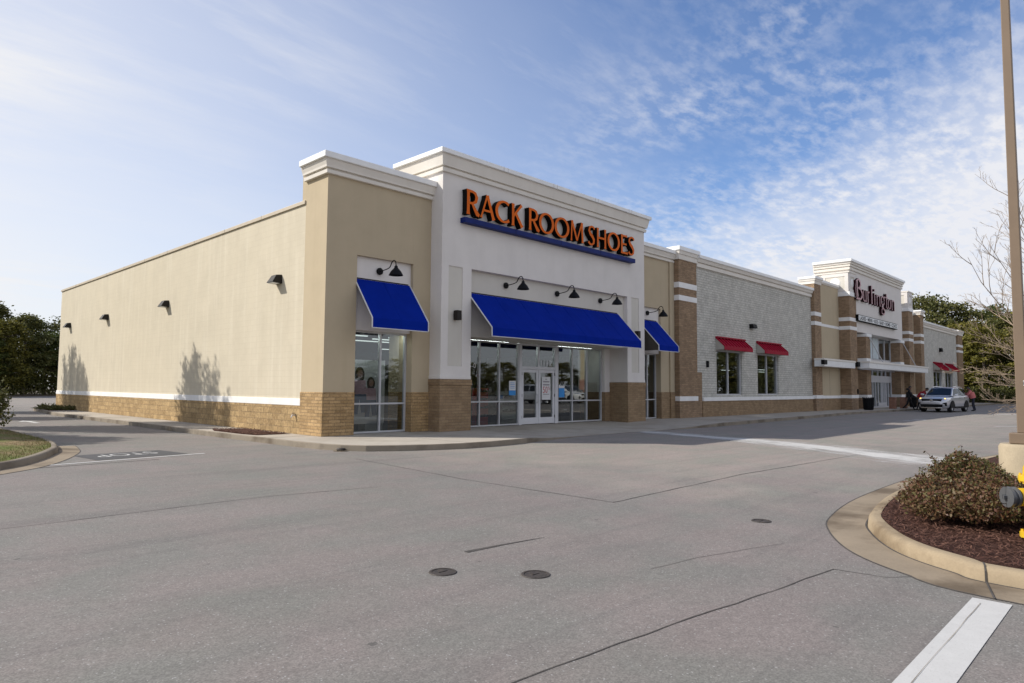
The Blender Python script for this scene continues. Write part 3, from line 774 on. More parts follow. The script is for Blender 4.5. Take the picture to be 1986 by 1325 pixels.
# right bay
part('bay_wall', 'tan_stucco', [(16.87,17.25,0,1.33,1.35,8.2), (19.30,20.10,0,1.33,1.35,8.2), (17.25,19.30,.002,1.33,5.62,8.2), (20.10,20.52,-.08,1.33,1.35,8.2), (16.88,20.5,1.331,1.6,7.16,8.59)])
part('recessed_panel', 'white_stucco', [(17.25,19.30,.12,1.30,3.30,5.62)])
part('brick_base', 'tan_brick', [(16.93,17.25,-.025,1.33,-.2,1.35), (19.30,20.10,-.025,1.33,-.2,1.35), (20.10,20.52,-.105,1.33,-.2,1.35)])
cornice(S, [(16.873,0),(20.52,0)], 8.2, bay_prof, bay_cap)
window(S, [17.28,18.50,19.27], [.04,.97,3.27], .35)
# interior seen through the glass
part('sales_floor', 'int_floor', [(.4,20.4,.75,14,-.05,.008)])
part('interior_wall', 'interior', [(.31,20.4,14.0,14.1,0,3.6), (.31,20.4,1.4,14,3.45,3.55)])
mb = MB()
for y in (3.0, 4.1, 5.4):
    for x in (1.4, 4.6): mb.box(x, x + 2.2, y, y + .09, 3.41, 3.448)
for y in (6.5, 10): mb.box(9.2, 11.4, y, y + .10, 3.41, 3.448)
mb.build('ceiling_or_fill_light', M['tube'], S)
mb = MB()
for x0, x1, y, z in ((1.2, 3.3, .46, 3.339), (1.2, 3.3, .53, 3.339), (5.8, 9.0, .85, 3.376), (12, 14.6, .85, 3.376), (9.6, 11.4, .85, 3.376)): mb.box(x0, x1, y, y + .06, z, z + .02)
mb.build('ceiling_or_fill_light', M['tube_fill'], S)  # added fill tubes, kept out of sight above the panes

def display(name, mat, box, label, cat, extra=()):
    t = thing(name, label, cat, ((box[0]+box[1])/2, (box[2]+box[3])/2, .01))
    mb = MB(); mb.box(*box); mb.build('cabinet', M[mat], t)
    mb = MB(); z = box[4] + .35; r = random.Random(box[0])
    while z < box[5] - .1:
        x = box[0] + .03
        while x < box[1] - .18:
            mb.box(x, x + .13, box[2] - .10, box[2] - .002, z, z + r.uniform(.06, .12)); x += .17
        z += .33
    mb.build('stock', M['int_dark'], t); return t
display('display_cabinet', 'int_red', (6.05,6.75,1.25,1.6,.01,2.35), 'tall red display cabinet behind the glass left of the entrance doors', 'cabinet')
display('display_cabinet', 'int_orange', (7.2,8.0,2.6,3.0,.01,2.75), 'narrow orange display cabinet further inside left of the entrance doors', 'cabinet')
display('display_cabinet', 'int_white', (12.2,13.6,4.4,4.9,.01,1.35), 'low white display cabinet inside right of the entrance doors', 'cabinet')
display('display_cabinet', 'int_white', (2.55,3.3,1.5,1.9,.01,1.0), 'small white display cabinet in the corner bay window', 'cabinet')
display('display_cabinet', 'int_dark', (8.4,9.2,1.5,1.9,.01,1.2), 'low dark display cabinet close to the glass beside the doors', 'cabinet')

display('shoe_rack', 'int_white', (6.3,6.95,1.0,1.25,.01,1.15), 'low white shoe rack close to the glass behind the leftmost storefront panes', 'rack')
display('shoe_rack', 'int_red', (7.5,8.1,1.1,1.4,.01,1.5), 'waist high red shoe rack behind the second storefront pane', 'rack')
display('shoe_rack', 'int_dark', (12.95,13.8,1.3,1.7,.01,1.7), 'dark shoe rack behind the panes right of the doors', 'rack')
# text helper (Blender's own built-in font)
def text_mesh(mb, s, size, place, width=None, mi=0, bold=0):
    cu = bpy.data.curves.new('t', 'FONT'); cu.body = s; cu.size = size; cu.align_x = 'CENTER'; cu.resolution_u = 3; cu.offset = bold
    o = bpy.data.objects.new('t', cu); col.objects.link(o)
    bpy.context.view_layer.update()
    ev = o.evaluated_get(bpy.context.evaluated_depsgraph_get()); me = ev.to_mesh()
    xs = [v.co.x for v in me.vertices] or [0]; sx = 1
    if width: sx = width / max(1e-6, max(xs) - min(xs))
    cx = (max(xs) + min(xs)) / 2
    mb.add([place((v.co.x - cx) * sx, v.co.y) for v in me.vertices], [tuple(p.vertices) for p in me.polygons], mi)
    ev.to_mesh_clear(); bpy.data.objects.remove(o); bpy.data.curves.remove(cu)
def wall_text(name, s, size, x, z, y, mat, parent=None, width=None):
    mb = MB(); text_mesh(mb, s, size, lambda a, b: (x + a, y, z + b), width)
    return mb.build(name, M[mat], parent, recalc=False)
# STOP marking on the sealed patch: reads towards +y traffic, so turned half round
def stop_place(a, b):
    p0 = Vector((-5.52, -.10)); ux = Vector((-.99, -.13)); uy = Vector((.10, -1.0)) * 1.0
    q = p0 + ux * a + uy * b; return (q.x, q.y, G + .009)
mb = MB(); text_mesh(mb, 'STOP', .85, stop_place, 1.35); mb.build('painted_word', M['road_paint'], stop_panel, recalc=False)

# signs on the glass
y = YS - .075
t = tag(wall_text('door_number', '1112', .36, 11.05, 2.46, YS - .066, 'vinyl', width=.66), 'white house number 1112 on the glass over the right entrance door', 'number')
t = thing('sale_poster', 'white poster with big red 50 on the right entrance door', 'poster', (11.08, YS - .012, 1.05))
mb = MB(); mb.box(10.80,11.36,YS-.02,YS-.008,1.02,2.0); mb.build('sheet', M['paper'], t)
wall_text('print', '50', .40, 11.02, 1.31, YS - .022, 'ink_red', t, .30); wall_text('print', '%', .2, 11.26, 1.45, YS - .022, 'ink_red', t, .12)
mb = MB()
for z, h, w in ((1.88,.035,.12),(1.76,.06,.42),(1.63,.06,.42),(1.24,.03,.40)): mb.box(11.08-w/2, 11.08+w/2, YS-.0215, YS-.019, z, z+h)
mb.build('print_line', M['ink_grey'], t)
t = thing('notice', 'white and blue notice taped to the window left of the doors', 'notice', (8.98, YS - .02, 1.25))
mb = MB(); mb.box(8.80,9.18,YS-.022,YS-.012,1.42,1.80); mb.build('sheet', M['paper'], t)
mb = MB(); mb.box(8.80,9.18,YS-.022,YS-.012,1.22,1.418); mb.build('blue_panel', M['ink_blue'], t)
mb = MB()
for z in (1.50,1.57,1.64,1.71): mb.box(8.86, 9.12, YS-.0245, YS-.0215, z, z+.022)
mb.build('print_line', M['ink_blue'], t)
t = thing('notice', 'blue hanging notice with white top in the window right of the doors', 'notice', (12.1, YS + .03, 1.15))
mb = MB(); mb.box(11.92,12.30,YS-.03,YS-.02,1.12,1.52); mb.build('blue_panel', M['ink_blue'], t)
mb = MB(); mb.box(11.92,12.30,YS-.03,YS-.02,1.522,1.62); mb.build('sheet', M['paper'], t)
mb = MB(); mb.tube([(11.94,YS-.025,1.62),(12.11,YS-.025,1.80),(12.28,YS-.025,1.62)], .008, 5); mb.build('hanger', M['paper'], t)
t = thing('notice', 'small white notice standing low in the window left of the doors', 'notice', (8.45, YS + .05, 1.02))
mb = MB(); mb.box(8.30,8.58,YS+.06,YS+.07,1.0,1.38); mb.build('sheet', M['paper'], t)
mb = MB(); mb.box(8.36,8.52,YS+.056,YS+.06,1.08,1.22); mb.build('blue_panel', M['ink_blue'], t)
tag(wall_text('phone_number', '255-0', .26, 6.62, 2.28, YS - .012, 'vinyl', width=.66), 'white vinyl numerals on the glass beside the left brick pier', 'number')
# family poster in the corner window
PYp = .62
t = thing('photo_poster', 'large printed poster of a family in pink tops and jeans behind the corner window', 'poster', (1.75, PYp, .25))
mb = MB(); mb.box(1.15,2.72,PYp,PYp+.03,.30,2.42); mb.build('sheet', M['paper'], t)
def blob(mb, cx, cz, rx, rz, y, n=18): mb.add([(cx+rx*math.cos(6.2832*k/n), y, cz+rz*math.sin(6.2832*k/n)) for k in range(n)], [tuple(range(n))])
fig = {'pink_print': MB(), 'jeans_print': MB(), 'hair_print': MB(), 'face_print': MB()}
M['jeans_print'] = simple('printed denim', (.08, .15, .27), .7); M['pink_print'] = simple('printed pink top', (.66, .42, .48), .7); M['face_print'] = simple('printed face', (.34, .19, .13), .7); M['hair_print'] = simple('printed hair', (.05, .028, .02), .7)
for cx, top, s, hr in ((1.72, 2.12, 1.0, .15), (2.16, 1.80, .85, .13), (1.42, 1.62, .6, .10)):
    blob(fig['hair_print'], cx, top-.20*s, hr*1.25, .27*s, PYp-.004); blob(fig['face_print'], cx+.01, top-.17*s, hr*.72, .14*s, PYp-.007)
    fig['pink_print'].add([(cx-.22*s,PYp-.009,top-.38*s),(cx+.22*s,PYp-.009,top-.38*s),(cx+.27*s,PYp-.009,top-.85*s),(cx-.27*s,PYp-.009,top-.85*s)], [(0,1,2,3)])
    fig['jeans_print'].add([(cx-.26*s,PYp-.010,top-.84*s),(cx+.26*s,PYp-.010,top-.84*s),(cx+.30*s,PYp-.010,top-1.45*s),(cx+.08*s,PYp-.010,top-1.45*s),(cx,PYp-.010,top-1.0*s),(cx-.06*s,PYp-.010,top-1.5*s),(cx-.26*s,PYp-.010,top-1.5*s)], [(0,1,2,3,4,5,6)])
for k, mb in fig.items(): mb.build('printed_figure', M[k], t, recalc=False)

# ------------------------------------------------------------------ awnings
def awning(label, x0, x1, yb, yf, zt, zs, zb, dark_side=False):
    t = thing('awning', label, 'awning', ((x0+x1)/2, yb, zt), group='blue canvas awnings')
    n = max(2, int((x1-x0)/1.2)); mb = MB(); prof = [(yb, zt), (yf, zs), (yf - .005, zb), (yf + .02, zb), (yf + .025, zs - .01), (yb, zt - .03)]
    mb.add([(x0, a, b) for a, b in prof] + [(x1, a, b) for a, b in prof], [(i, (i+1) % 6, 6+(i+1) % 6, 6+i) for i in range(6)] + [tuple(range(6)), tuple(range(11, 5, -1))])
    mb.build('canopy', M['blue'], t)
    for i in range(1, n):
        sm = MB(); x = x0 + (x1-x0)*i/n; sm.tube([(x, yb-.01, zt), (x, (yb+yf)/2, (zt+zs)/2 + .001), (x, yf-.002, zs), (x, yf-.006, zb+.01)], .0045, 5); sm.build('seam', M['blue'], t)
    if dark_side:  # charcoal sheet added to darken this awning's open left end
        sp = MB(); P = [(yb, zt - .04), (yf + .03, zs - .02), (yf + .03, zb + .02), (yb, zb + .02)]
        sp.add([(x0 + .03, a, b) for a, b in P] + [(x0 + .042, a, b) for a, b in P], [(0,1,2,3),(7,6,5,4),(0,4,5,1),(1,5,6,2),(2,6,7,3),(3,7,4,0)]); sp.build('side_panel', M['dark_sheet'], t)
    tr = MB()
    for x in (x0 - .014, x1 + .014): tr.tube([(x, yb, zt), (x, yf - .012, zs), (x, yf - .016, zb)], .022, 6)
    tr.tube([(x0, yf, zb - .012), (x1, yf, zb - .012)], .016, 6)
    tr.build('piping', M['awn_trim'], t)
    fr = MB(); fr.tube([(x0+.05, yb+.02, zt+.025), (x1-.05, yb+.02, zt+.025)], .022, 6); fr.build('head_rail', M['black'], t)
    return t
awning('blue canvas awning over the corner bay window nearest the side wall', 1.13, 3.33, .13, -.91, 5.02, 3.68, 3.38)
awning('widest blue canvas awning, over the entrance doors', 5.58, 14.95, -.41, -1.67, 4.97, 3.64, 3.34)
awning('small blue canvas awning between the white tower and the brown brick column', 17.30, 19.12, .11, -1.12, 4.95, 3.62, 3.36, True)

# ------------------------------------------------------------------ sign letters
def ribbon(mb, pts, y0, y1, mf, ms, closed=False):
    P = [Vector(p[:2]) for p in pts]; W = [p[2] for p in pts]; n = len(P); L = []; Rr = []
    for i in range(n):
        a = P[i-1] if (i or closed) else P[i]; b = P[(i+1) % n] if (i < n-1 or closed) else P[i]
        d = (b - a).normalized(); q = Vector((-d.y, d.x)) * W[i] / 2
        L.append(P[i] + q); Rr.append(P[i] - q)
    m = n if closed else n - 1
    for i in range(m):
        j = (i + 1) % n
        qd = [L[i], Rr[i], Rr[j], L[j]]
        mb.add([(p.x, y0, p.y) for p in qd], [(0,1,2,3)], mf)
        mb.add([(p.x, y1, p.y) for p in qd], [(3,2,1,0)], ms)
        for a, b in ((L[i], L[j]), (Rr[i], Rr[j])):
            mb.add([(a.x,y0,a.y),(b.x,y0,b.y),(b.x,y1,b.y),(a.x,y1,a.y)], [(0,1,2,3)], ms)
    if not closed:
        for a, b in ((L[0], Rr[0]), (L[-1], Rr[-1])):
            mb.add([(a.x,y0,a.y),(b.x,y0,b.y),(b.x,y1,b.y),(a.x,y1,a.y)], [(0,1,2,3)], ms)
def arc(cx, cy, rx, ry, a0, a1, w0, w1, n=16, wm=None):
    o = []
    for i in range(n + 1):
        t = i / n; a = R(a0 + (a1 - a0) * t)
        w = w0 + (w1 - w0) * abs(math.cos(a)) if wm is None else wm(t)
        o.append((cx + rx * math.cos(a), cy + ry * math.sin(a), w))
    return o
def st(x0, y0, x1, y1, a, b=None, flare=.05):
    b = a if b is None else b
    o = []
    for t, k in ((0,1),(.12,0),(.5,-.1),(.88,0),(1,1)):
        o.append((x0+(x1-x0)*t, y0+(y1-y0)*t, a + (b-a)*t + flare*max(k,0)))
    return o
SG = {
 'R': [st(.16,0,.16,1,.145), [(.16,.945,.10),(.45,.945,.10),(.66,.89,.13),(.76,.74,.16),(.70,.57,.14),(.50,.475,.10),(.16,.46,.09)], [(.42,.47,.10),(.62,.26,.15),(.80,.08,.19),(.95,.03,.13)]],
 'A': [st(.47,.99,.09,0,.085,.09), st(.47,.99,.88,0,.14,.15), [(.24,.33,.09),(.74,.33,.09)]],
 'C': [arc(.56,.5,.46,.45,52,312,.085,.17)],
 'K': [st(.15,0,.15,1,.15), st(.20,.46,.84,1,.10,.12), st(.36,.58,.90,0,.14,.16)],
 'O': ['closed', arc(.5,.5,.42,.45,0,345,.085,.165,23)],
 'M': [st(.13,0,.17,1,.09), st(.17,1,.50,.06,.14,.11,.02), st(.50,.06,.82,1,.09,.09,.02), st(.82,1,.88,0,.14)],
 'S': [[(.86,.84,.12),(.74,.93,.10),(.52,.955,.09),(.28,.88,.12),(.22,.73,.15),(.36,.58,.17),(.60,.46,.18),(.78,.31,.16),(.76,.15,.13),(.58,.05,.09),(.34,.05,.10),(.14,.16,.14)]],
 'H': [st(.16,0,.16,1,.14), st(.84,0,.84,1,.14), [(.2,.5,.10),(.8,.5,.10)]],
 'E': [st(.20,0,.20,1,.15), st(.22,.95,.86,.95,.09,.10,.06), st(.22,.51,.76,.51,.09,.09,.05), st(.22,.05,.92,.05,.09,.11,.06)],
}
def letter(parent, ch, x0, x1, z0, z1, yf, yb, mats, table):
    mb = MB(); h = z1 - z0; strokes = table[ch]; closed = False
    if strokes[0] == 'closed': closed = True; strokes = strokes[1:]
    for i, s in enumerate(strokes):
        ribbon(mb, [(x0 + p[0]*(x1-x0), z0 + p[1]*h, p[2]*h) for p in s], yf - .002*i, yb, 0, 1, closed and i == 0)
    return mb.build('letter', mats, parent, recalc=False)
sg = thing('store_sign', 'orange channel letter sign reading RACK ROOM SHOES over a navy bar on the white tower', 'sign', (10.5, -.6, 7.4))
for ch, a, b, zt in (('R',5.02,5.70,8.63),('A',5.69,6.50,8.60),('C',6.47,7.34,8.58),('K',7.34,8.02,8.58),('R',8.30,8.98,8.60),('O',8.93,9.86,8.58),('O',9.88,10.84,8.58),('M',10.84,11.86,8.58),
                     ('S',12.06,12.66,8.60),('H',12.69,13.49,8.58),('O',13.53,14.49,8.58),('E',14.53,15.15,8.60),('S',15.10,15.72,8.62)):
    letter(sg, ch, a, b, 7.72, zt, -.86, -.62, [M['orange'], M['ret']], SG)
mb = MB(); mb.box(4.98,15.74,-.86,-.60,7.41,7.60); mb.build('bar', M['navy'], sg, bevel=.01)
mb = MB()
for x in (7.6, 10.3, 13.0): mb.box(x, x+.012, -.864, -.8, 7.408, 7.602)
mb.build('bar_joint', M['ret'], sg)

# ------------------------------------------------------------------ lamps
def gooseneck(name='gooseneck_lamp'):
    t = thing(name, 'x', 'wall lamp', (0, 0, 0), group='gooseneck lamps above the blue awnings')
    mb = MB(); mb.lathe([(.0,.0),(.115,.0),(.12,-.02),(.115,-.06),(.06,-.075),(.0,-.075)], n=20, axis='y', caps=False); mb.build('wall_plate', M['black'], t, smooth=40)
    path = catmull([(0,-.05,0),(0,-.35,.02),(0,-.58,.07),(0,-.70,.22),(0,-.80,.27),(0,-.90,.22),(0,-.93,.08)], 5)
    mb = MB(); mb.tube(path, .017, 8); mb.build('arm', M['black'], t, smooth=60)
    mb = MB(); mb.lathe([(.03,.09),(.055,.06),(.06,.01),(.10,-.03),(.17,-.11),(.225,-.21),(.235,-.235),(.22,-.235),(.16,-.12),(.09,-.04),(.04,-.0)], (0,-.93,0), 22, caps=False)
    mb.build('lamp_shade', M['black'], t, smooth=50)
    mb = MB(); mb.lathe([(.0,-.05),(.05,-.08),(.06,-.13),(.04,-.18),(.0,-.195)], (0,-.93,0), 12, caps=False); mb.build('bulb', M['sign_white'], t, smooth=60)
    return t
gn = gooseneck()
spots = [(2.06,.12,5.36,'black gooseneck lamp above the corner bay awning'), (7.50,-.42,5.45,'black gooseneck lamp nearest the left pier above the entrance awning'),
         (10.55,-.42,5.45,'middle black gooseneck lamp above the entrance awning'), (13.55,-.42,5.45,'black gooseneck lamp nearest the right pier above the entrance awning'),
         (18.20,.10,5.33,'black gooseneck lamp above the small awning beside the brown brick column')]
for i, (x, y, z, l) in enumerate(spots):
    o = gn if i == 0 else copy_tree(gn); o.location = (x, y, z); o['label'] = l
def wall_pack():
    t = thing('wall_light', 'x', 'wall light', (0, 0, 0), group='wedge wall lights along the cream side wall')
    mb = MB(); mb.hexa([(-.22,-.36,0),(.22,-.36,0),(.22,0,-.03),(-.22,0,-.03)], [(-.17,-.20,.26),(.17,-.20,.26),(.19,0,.28),(-.19,0,.28)]); mb.build('housing', M['bronze'], t, bevel=.015)
    mb = MB(); mb.hexa([(-.18,-.33,-.022),(.18,-.33,-.022),(.18,-.08,-.036),(-.18,-.08,-.036)], [(-.18,-.33,.0),(.18,-.33,.0),(.18,-.08,-.02),(-.18,-.08,-.02)]); mb.build('lens', M['sign_white'], t)
    return t
wp = wall_pack()
for i, (y, l) in enumerate(((3.02,'dark wedge wall light nearest the corner pilaster on the cream side wall'), (13.45,'dark wedge wall light second from the corner on the cream side wall'),
                            (22.3,'dark wedge wall light third from the corner on the cream side wall'), (29.9,'dark wedge wall light farthest along the cream side wall'))):
    o = wp if i == 0 else copy_tree(wp); o.location = (.01, y, 5.02); o.rotation_euler.z = R(-90); o['label'] = l
def sconce():
    t = thing('sconce', 'x', 'wall light', (0, 0, 0), group='square sconces on the tower piers')
    mb = MB(); mb.box(-.06,.06,-.05,0,-.06,.06); mb.build('wall_plate', M['bronze'], t)
    mb = MB(); mb.box(-.10,.10,-.26,-.05,-.17,.17); mb.build('housing', M['bronze'], t, bevel=.012); return t
sn = sconce()
for i, (x, l) in enumerate(((4.80,'dark square sconce on the left white pier'), (16.09,'dark square sconce on the right white pier behind the awning edge'))):
    o = sn if i == 0 else copy_tree(sn); o.location = (x, -.575, 4.06); o['label'] = l
def flood(x, y, z, label, w=.42, h=.24, d=.3):
    t = thing('flood_light', label, 'wall light', (x, y, z))
    mb = MB(); mb.hexa([(x-w/2,y-d,z),(x+w/2,y-d,z),(x+w/2,y,z-.04),(x-w/2,y,z-.04)], [(x-w/2,y-d*.75,z+h),(x+w/2,y-d*.75,z+h),(x+w/2,y,z+h),(x-w/2,y,z+h)]); mb.build('housing', M['black'], t, bevel=.015)
    mb = MB(); mb.box(x-w/2+.04,x+w/2-.04,y-d+.03,y-.1,z-.055,z-.045); mb.build('lens', M['alu'], t)
t = thing('hose_tap', 'small outdoor tap on the stone base beside the corner pilaster', 'tap', (-.02, 1.62, .55))
mb = MB(); mb.tube([(-.02,1.62,.6),(-.12,1.62,.6),(-.15,1.62,.53)], .022, 8); mb.build('spout', M['alu'], t)
mb = MB(); mb.lathe([(0,.65),(.05,.655),(.05,.67),(0,.675)], (-.09,1.62,0), 12, caps=False); mb.build('handle', M['iron'], t)

# ------------------------------------------------------------------ department store
dept = thing('department_store', 'long whitewashed brick department store with brown brick columns and a raised entrance tower', 'store', (20.53, 0, 0))
def dp(name, mat, boxes, bevel=0, label=None): return part(name, mat, boxes, dept, bevel, label)
def column(x0, x1, y0, y1, top, cap_h, bands=True, base_band=True, mat='brown_brick', tiers=True):
    zs = [-.2, .885, 1.13, 6.18, 6.46, 6.86, 7.15, top] if bands else [-.2, top]
    bx = [(x0, x1, y0, y1, -.2, top)]
    dp('brick_column', mat, bx)
    w = []
    if bands: w += [(x0-.02, x1+.02, y0-.02, y1, 6.18, 6.46), (x0-.02, x1+.02, y0-.02, y1, 6.86, 7.15)]
    if base_band: w += [(x0-.025, x1+.025, y0-.025, y1, .885, 1.13)]
    if w: dp('column_band', 'white_band', w, .008)
    path = [(x0, y1), (x0, y0), (x1, y0), (x1, y1)]; c = cap_h
    mb = MB(); mb.sweep(path, [(0,top-.005),(.05,top),(.06,top+c*.38),(.10,top+c*.40),(.13,top+c*.68),(0,top+c*.68)]); mb.build('column_cap', M['trim_stucco'], dept)
    mb = MB(); mb.sweep(path, [(0,top+c*.682),(.17,top+c*.682),(.17,top+c),(0,top+c)]); mb.box(x0,x1,y0,y1,top+c*.3,top+c*.998); mb.build('coping', M['white_metal'], dept, bevel=.01)
column(20.53, 22.40, -.36, .6, 8.36, .67)
dp('brick_stub', 'brown_brick', [(22.40,22.93,-.34,.2,-.2,2.43)])
W1 = [(24.65,27.85),(30.0,33.15)]
def wing(x0, x1, wins, zb, zt, name='painted_wall'):
    bx = []; c = x0
    for a, b in wins: bx += [(c, a, -.32, .1, 1.06, 8.3), (a, b, -.319, .1, zt, 8.3), (a, b, -.319, .1, 1.06, zb)]; c = b
    bx.append((c, x1, -.32, .1, 1.06, 8.3)); dp(name, 'painted_brick', bx)
    xs = x0 + (.55 if x0 < 30 else 0)
    dp('brick_base', 'tan_brick', [(xs, x1, -.38, .1, -.2, .86)]); dp('white_band', 'white_band', [(xs, x1, -.425, .1, .86, 1.06)], .01)
    wp_ = [(0,8.2),(.09,8.205),(.10,8.40),(.04,8.415),(.04,8.45),(.14,8.46),(.20,8.62),(.20,8.65),(0,8.65)]; wc = [(-.4,8.651),(.26,8.651),(.27,8.67),(.27,8.83),(.25,8.84),(-.4,8.84)]
    cornice(dept, [(x0,-.32),(x1,-.32)], 8.2, wp_, wc)
wing(22.40, 39.05, W1, 1.18, 3.74)
for a, b in W1: window(dept, [a+.03, (a+b)/2, b-.03], [1.21, 3.71], -.16, .07)
def red_awning(x0, x1, zt, zb, label, yf=-.86):
    t = thing('metal_awning', label, 'awning', ((x0+x1)/2, -.32, zb), group='red metal window awnings')
    mb = MB(); z1 = zb + .2; yb = -.322
    for s in ((yb, zt-.06, yf, z1),):
        mb.add([(x0,yb,zt-.06),(x1,yb,zt-.06),(x1,yf,z1),(x0,yf,z1),(x0,yb,zt-.10),(x1,yb,zt-.10),(x1,yf,z1-.04),(x0,yf,z1-.04)], [(0,1,2,3),(7,6,5,4),(0,4,5,1),(1,5,6,2),(2,6,7,3),(3,7,4,0)])
    mb.build('sheet', M['red_metal'], t)
    mb = MB(); n = 9
    for i in range(n + 1):
        x = x0 + (x1-x0)*i/n
        mb.hexa([(x-.03,yf,z1+.001),(x+.03,yf,z1+.001),(x+.03,yb-.002,zt-.059),(x-.03,yb-.002,zt-.059)], [(x-.02,yf,z1+.07),(x+.02,yf,z1+.07),(x+.02,yb-.002,zt+.01),(x-.02,yb-.002,zt+.01)])
    mb.build('seam_rib', M['red_metal'], t)
    mb = MB(); mb.box(x0-.03,x1+.03,yf-.03,yf,zb,z1+.02); mb.box(x0-.03,x1+.03,-.46,-.322,zt-.05,zt+.03); mb.build('fascia', M['red_metal'], t)
    mb = MB()
    for x in (x0-.005, x1+.005): mb.add([(x,-.325,zt-.08),(x,yf+.01,z1-.02),(x,yf+.01,zb+.02),(x,-.325,zb+.02),(x+.02,-.325,zt-.08),(x+.02,yf+.01,z1-.02),(x+.02,yf+.01,zb+.02),(x+.02,-.325,zb+.02)], [(0,1,2,3),(7,6,5,4),(0,4,5,1),(1,5,6,2),(2,6,7,3),(3,7,4,0)])
    mb.build('side_panel', M['lining'], t); return t
red_awning(24.57, 28.11, 4.48, 3.73, 'red seamed metal awning nearest the brown column beside the small blue awning')
red_awning(29.88, 33.42, 4.49, 3.74, 'red seamed metal awning second from the blue awnings, right of the dark flood light')
flood(29.2, -.32, 5.28, 'black flood light high on the whitewashed wall between the two near red awnings', .55)
t = thing('intercom_box', 'small dark box on the whitewashed wall left of the near red awnings', 'wall box', (23.53, -.32, 2.75))
mb = MB(); mb.box(23.43,23.63,-.42,-.32,2.72,3.08); mb.build('housing', M['black'], t, bevel=.03)
mb = MB(); mb.box(23.46,23.60,-.424,-.421,2.95,3.04); mb.build('lens', M['ret'], t)
dp('roof', 'roof', [(20.6,88.6,.6,45,7.6,7.9)]); dp('rear_wall', 'painted_brick', [(20.6,88.6,45,45.3,-.2,8.4),(88.5,88.8,-.1,45.3,-.2,8.5)])
# entrance block
column(39.05, 40.30, -.58, .5, 9.18, .54)
dp('bay_wall', 'tan_stucco', [(40.30,44.60,-.40,.4,1.09,9.4),(62.8,65.6,-.60,.4,1.09,9.0),(59.3,61.3,.2,.5,-.2,9.2)])
dp('brick_base', 'tan_brick', [(40.30,44.58,-.43,.4,-.2,.88),(62.82,65.58,-.63,.4,-.2,.88)])
dp('white_band', 'white_band', [(40.32,44.57,-.46,.4,.88,1.09),(62.83,65.57,-.66,.4,.88,1.09),(40.32,44.57,-.415,.4,6.22,6.42),(62.83,65.57,-.615,.4,6.22,6.42)])
dp('control_joint', 'crack', [(42.3,42.32,-.403,-.39,1.1,3.1)])
bp = [(0,9.38),(.05,9.4),(.09,9.5),(0,9.5)]; bc = [(-.3,9.501),(.12,9.501),(.12,9.68),(-.3,9.68)]
cornice(dept, [(40.30,-.40),(44.60,-.40)], 9.4, bp, bc)
cornice(dept, [(62.8,-.60),(65.6,-.60)], 9.0, [(a, z-.4) for a, z in bp], [(a, z-.4) for a, z in bc])
for x0, x1, y0 in ((44.60,46.20,-1.20),(61.30,62.80,-1.20)):
    top = 8.80 if x0 < 50 else 9.05
    dp('brick_column', 'brown_brick', [(x0,x1,y0,.6,-.2,top)])
    dp('column_band', 'white_band', [(x0-.02,x1+.02,y0-.02,.6,z0,z1) for z0, z1 in ((.885,1.13),(6.18,6.46),(6.86,7.15))], .008)
    dp('column_cap', 'white_metal', [(x0-.07,x1+.07,y0-.07,.6,top,top+.34)], .015)
    # cube block with a disc on each face
    b0 = top + .34; b1 = b0 + 1.5
    dp('corner_block', 'white_stucco', [(x0,x1,y0+.02,1.2,b0,b1)])
    fr = MB(); ya = y0 - .03; yb = y0 + .02
    for a, b, c, d in ((x0,x0+.3,b0+.01,b1),(x1-.3,x1,b0+.01,b1),(x0+.3,x1-.3,b0+.01,b0+.22),(x0+.3,x1-.3,b1-.28,b1)): fr.box(a, b, ya, yb, c, d)
    xa = x0 - .05
    for a, b, c, d in ((y0+.02,y0+.28,b0+.01,b1),(.55,.8,b0+.01,b1),(y0+.28,.55,b0+.01,b0+.22),(y0+.28,.55,b1-.28,b1)): fr.box(xa, x0, a, b, c, d)
    fr.build('block_frame', M['white_stucco'], dept)
    dp('block_panel', 'panel_stucco', [(x0+.303,x1-.303,y0+.005,y0+.02,b0+.22,b1-.28),(x0-.015,x0,y0+.283,.547,b0+.22,b1-.28)])
    zc = (b0 + b1) / 2 - .03
    mb = MB(); mb.lathe([(0,y0-.02),(.30,y0-.02),(.34,y0+.004),(0,y0+.004)], ((x0+x1)/2,0,zc), 28, 'y', caps=False); mb.lathe([(0,x0-.045),(.36,x0-.045),(.40,x0-.016),(0,x0-.016)], (0,(y0+.85)/2-.02,zc), 28, 'x', caps=False)
    mb.build('round_medallion', M['white_band'], dept, smooth=40)
    dp('block_cap', 'trim_stucco', [(x0-.08,x1+.08,y0-.08,1.25,b1,b1+.09)])
column(65.6, 66.8, -1.20, .4, 9.05, .48)
dp('tower_wall', 'white_stucco', [(44.85,59.30,-1.14,1.5,6.15,11.1),(44.86,59.29,-.8,1.5,11.1,11.5),(49.5,58.15,-.42,1.5,3.32,4.14),(46.2,48.4,-.40,1.5,1.1,6.15),(59.25,59.30,-.4,1.5,1.1,6.15)])
tp = [(0,10.9),(.10,10.905),(.11,11.08),(.04,11.10),(.04,11.14),(.15,11.15),(.16,11.28),(.10,11.295),(.10,11.33),(.20,11.34),(.22,11.5),(0,11.5)]; tc = [(-.4,11.501),(.30,11.501),(.31,11.52),(.31,11.70),(.29,11.71),(-.4,11.71)]
cornice(dept, [(44.85,1.5),(44.85,-1.14),(59.30,-1.14),(59.30,1.5)], 11, tp, tc)
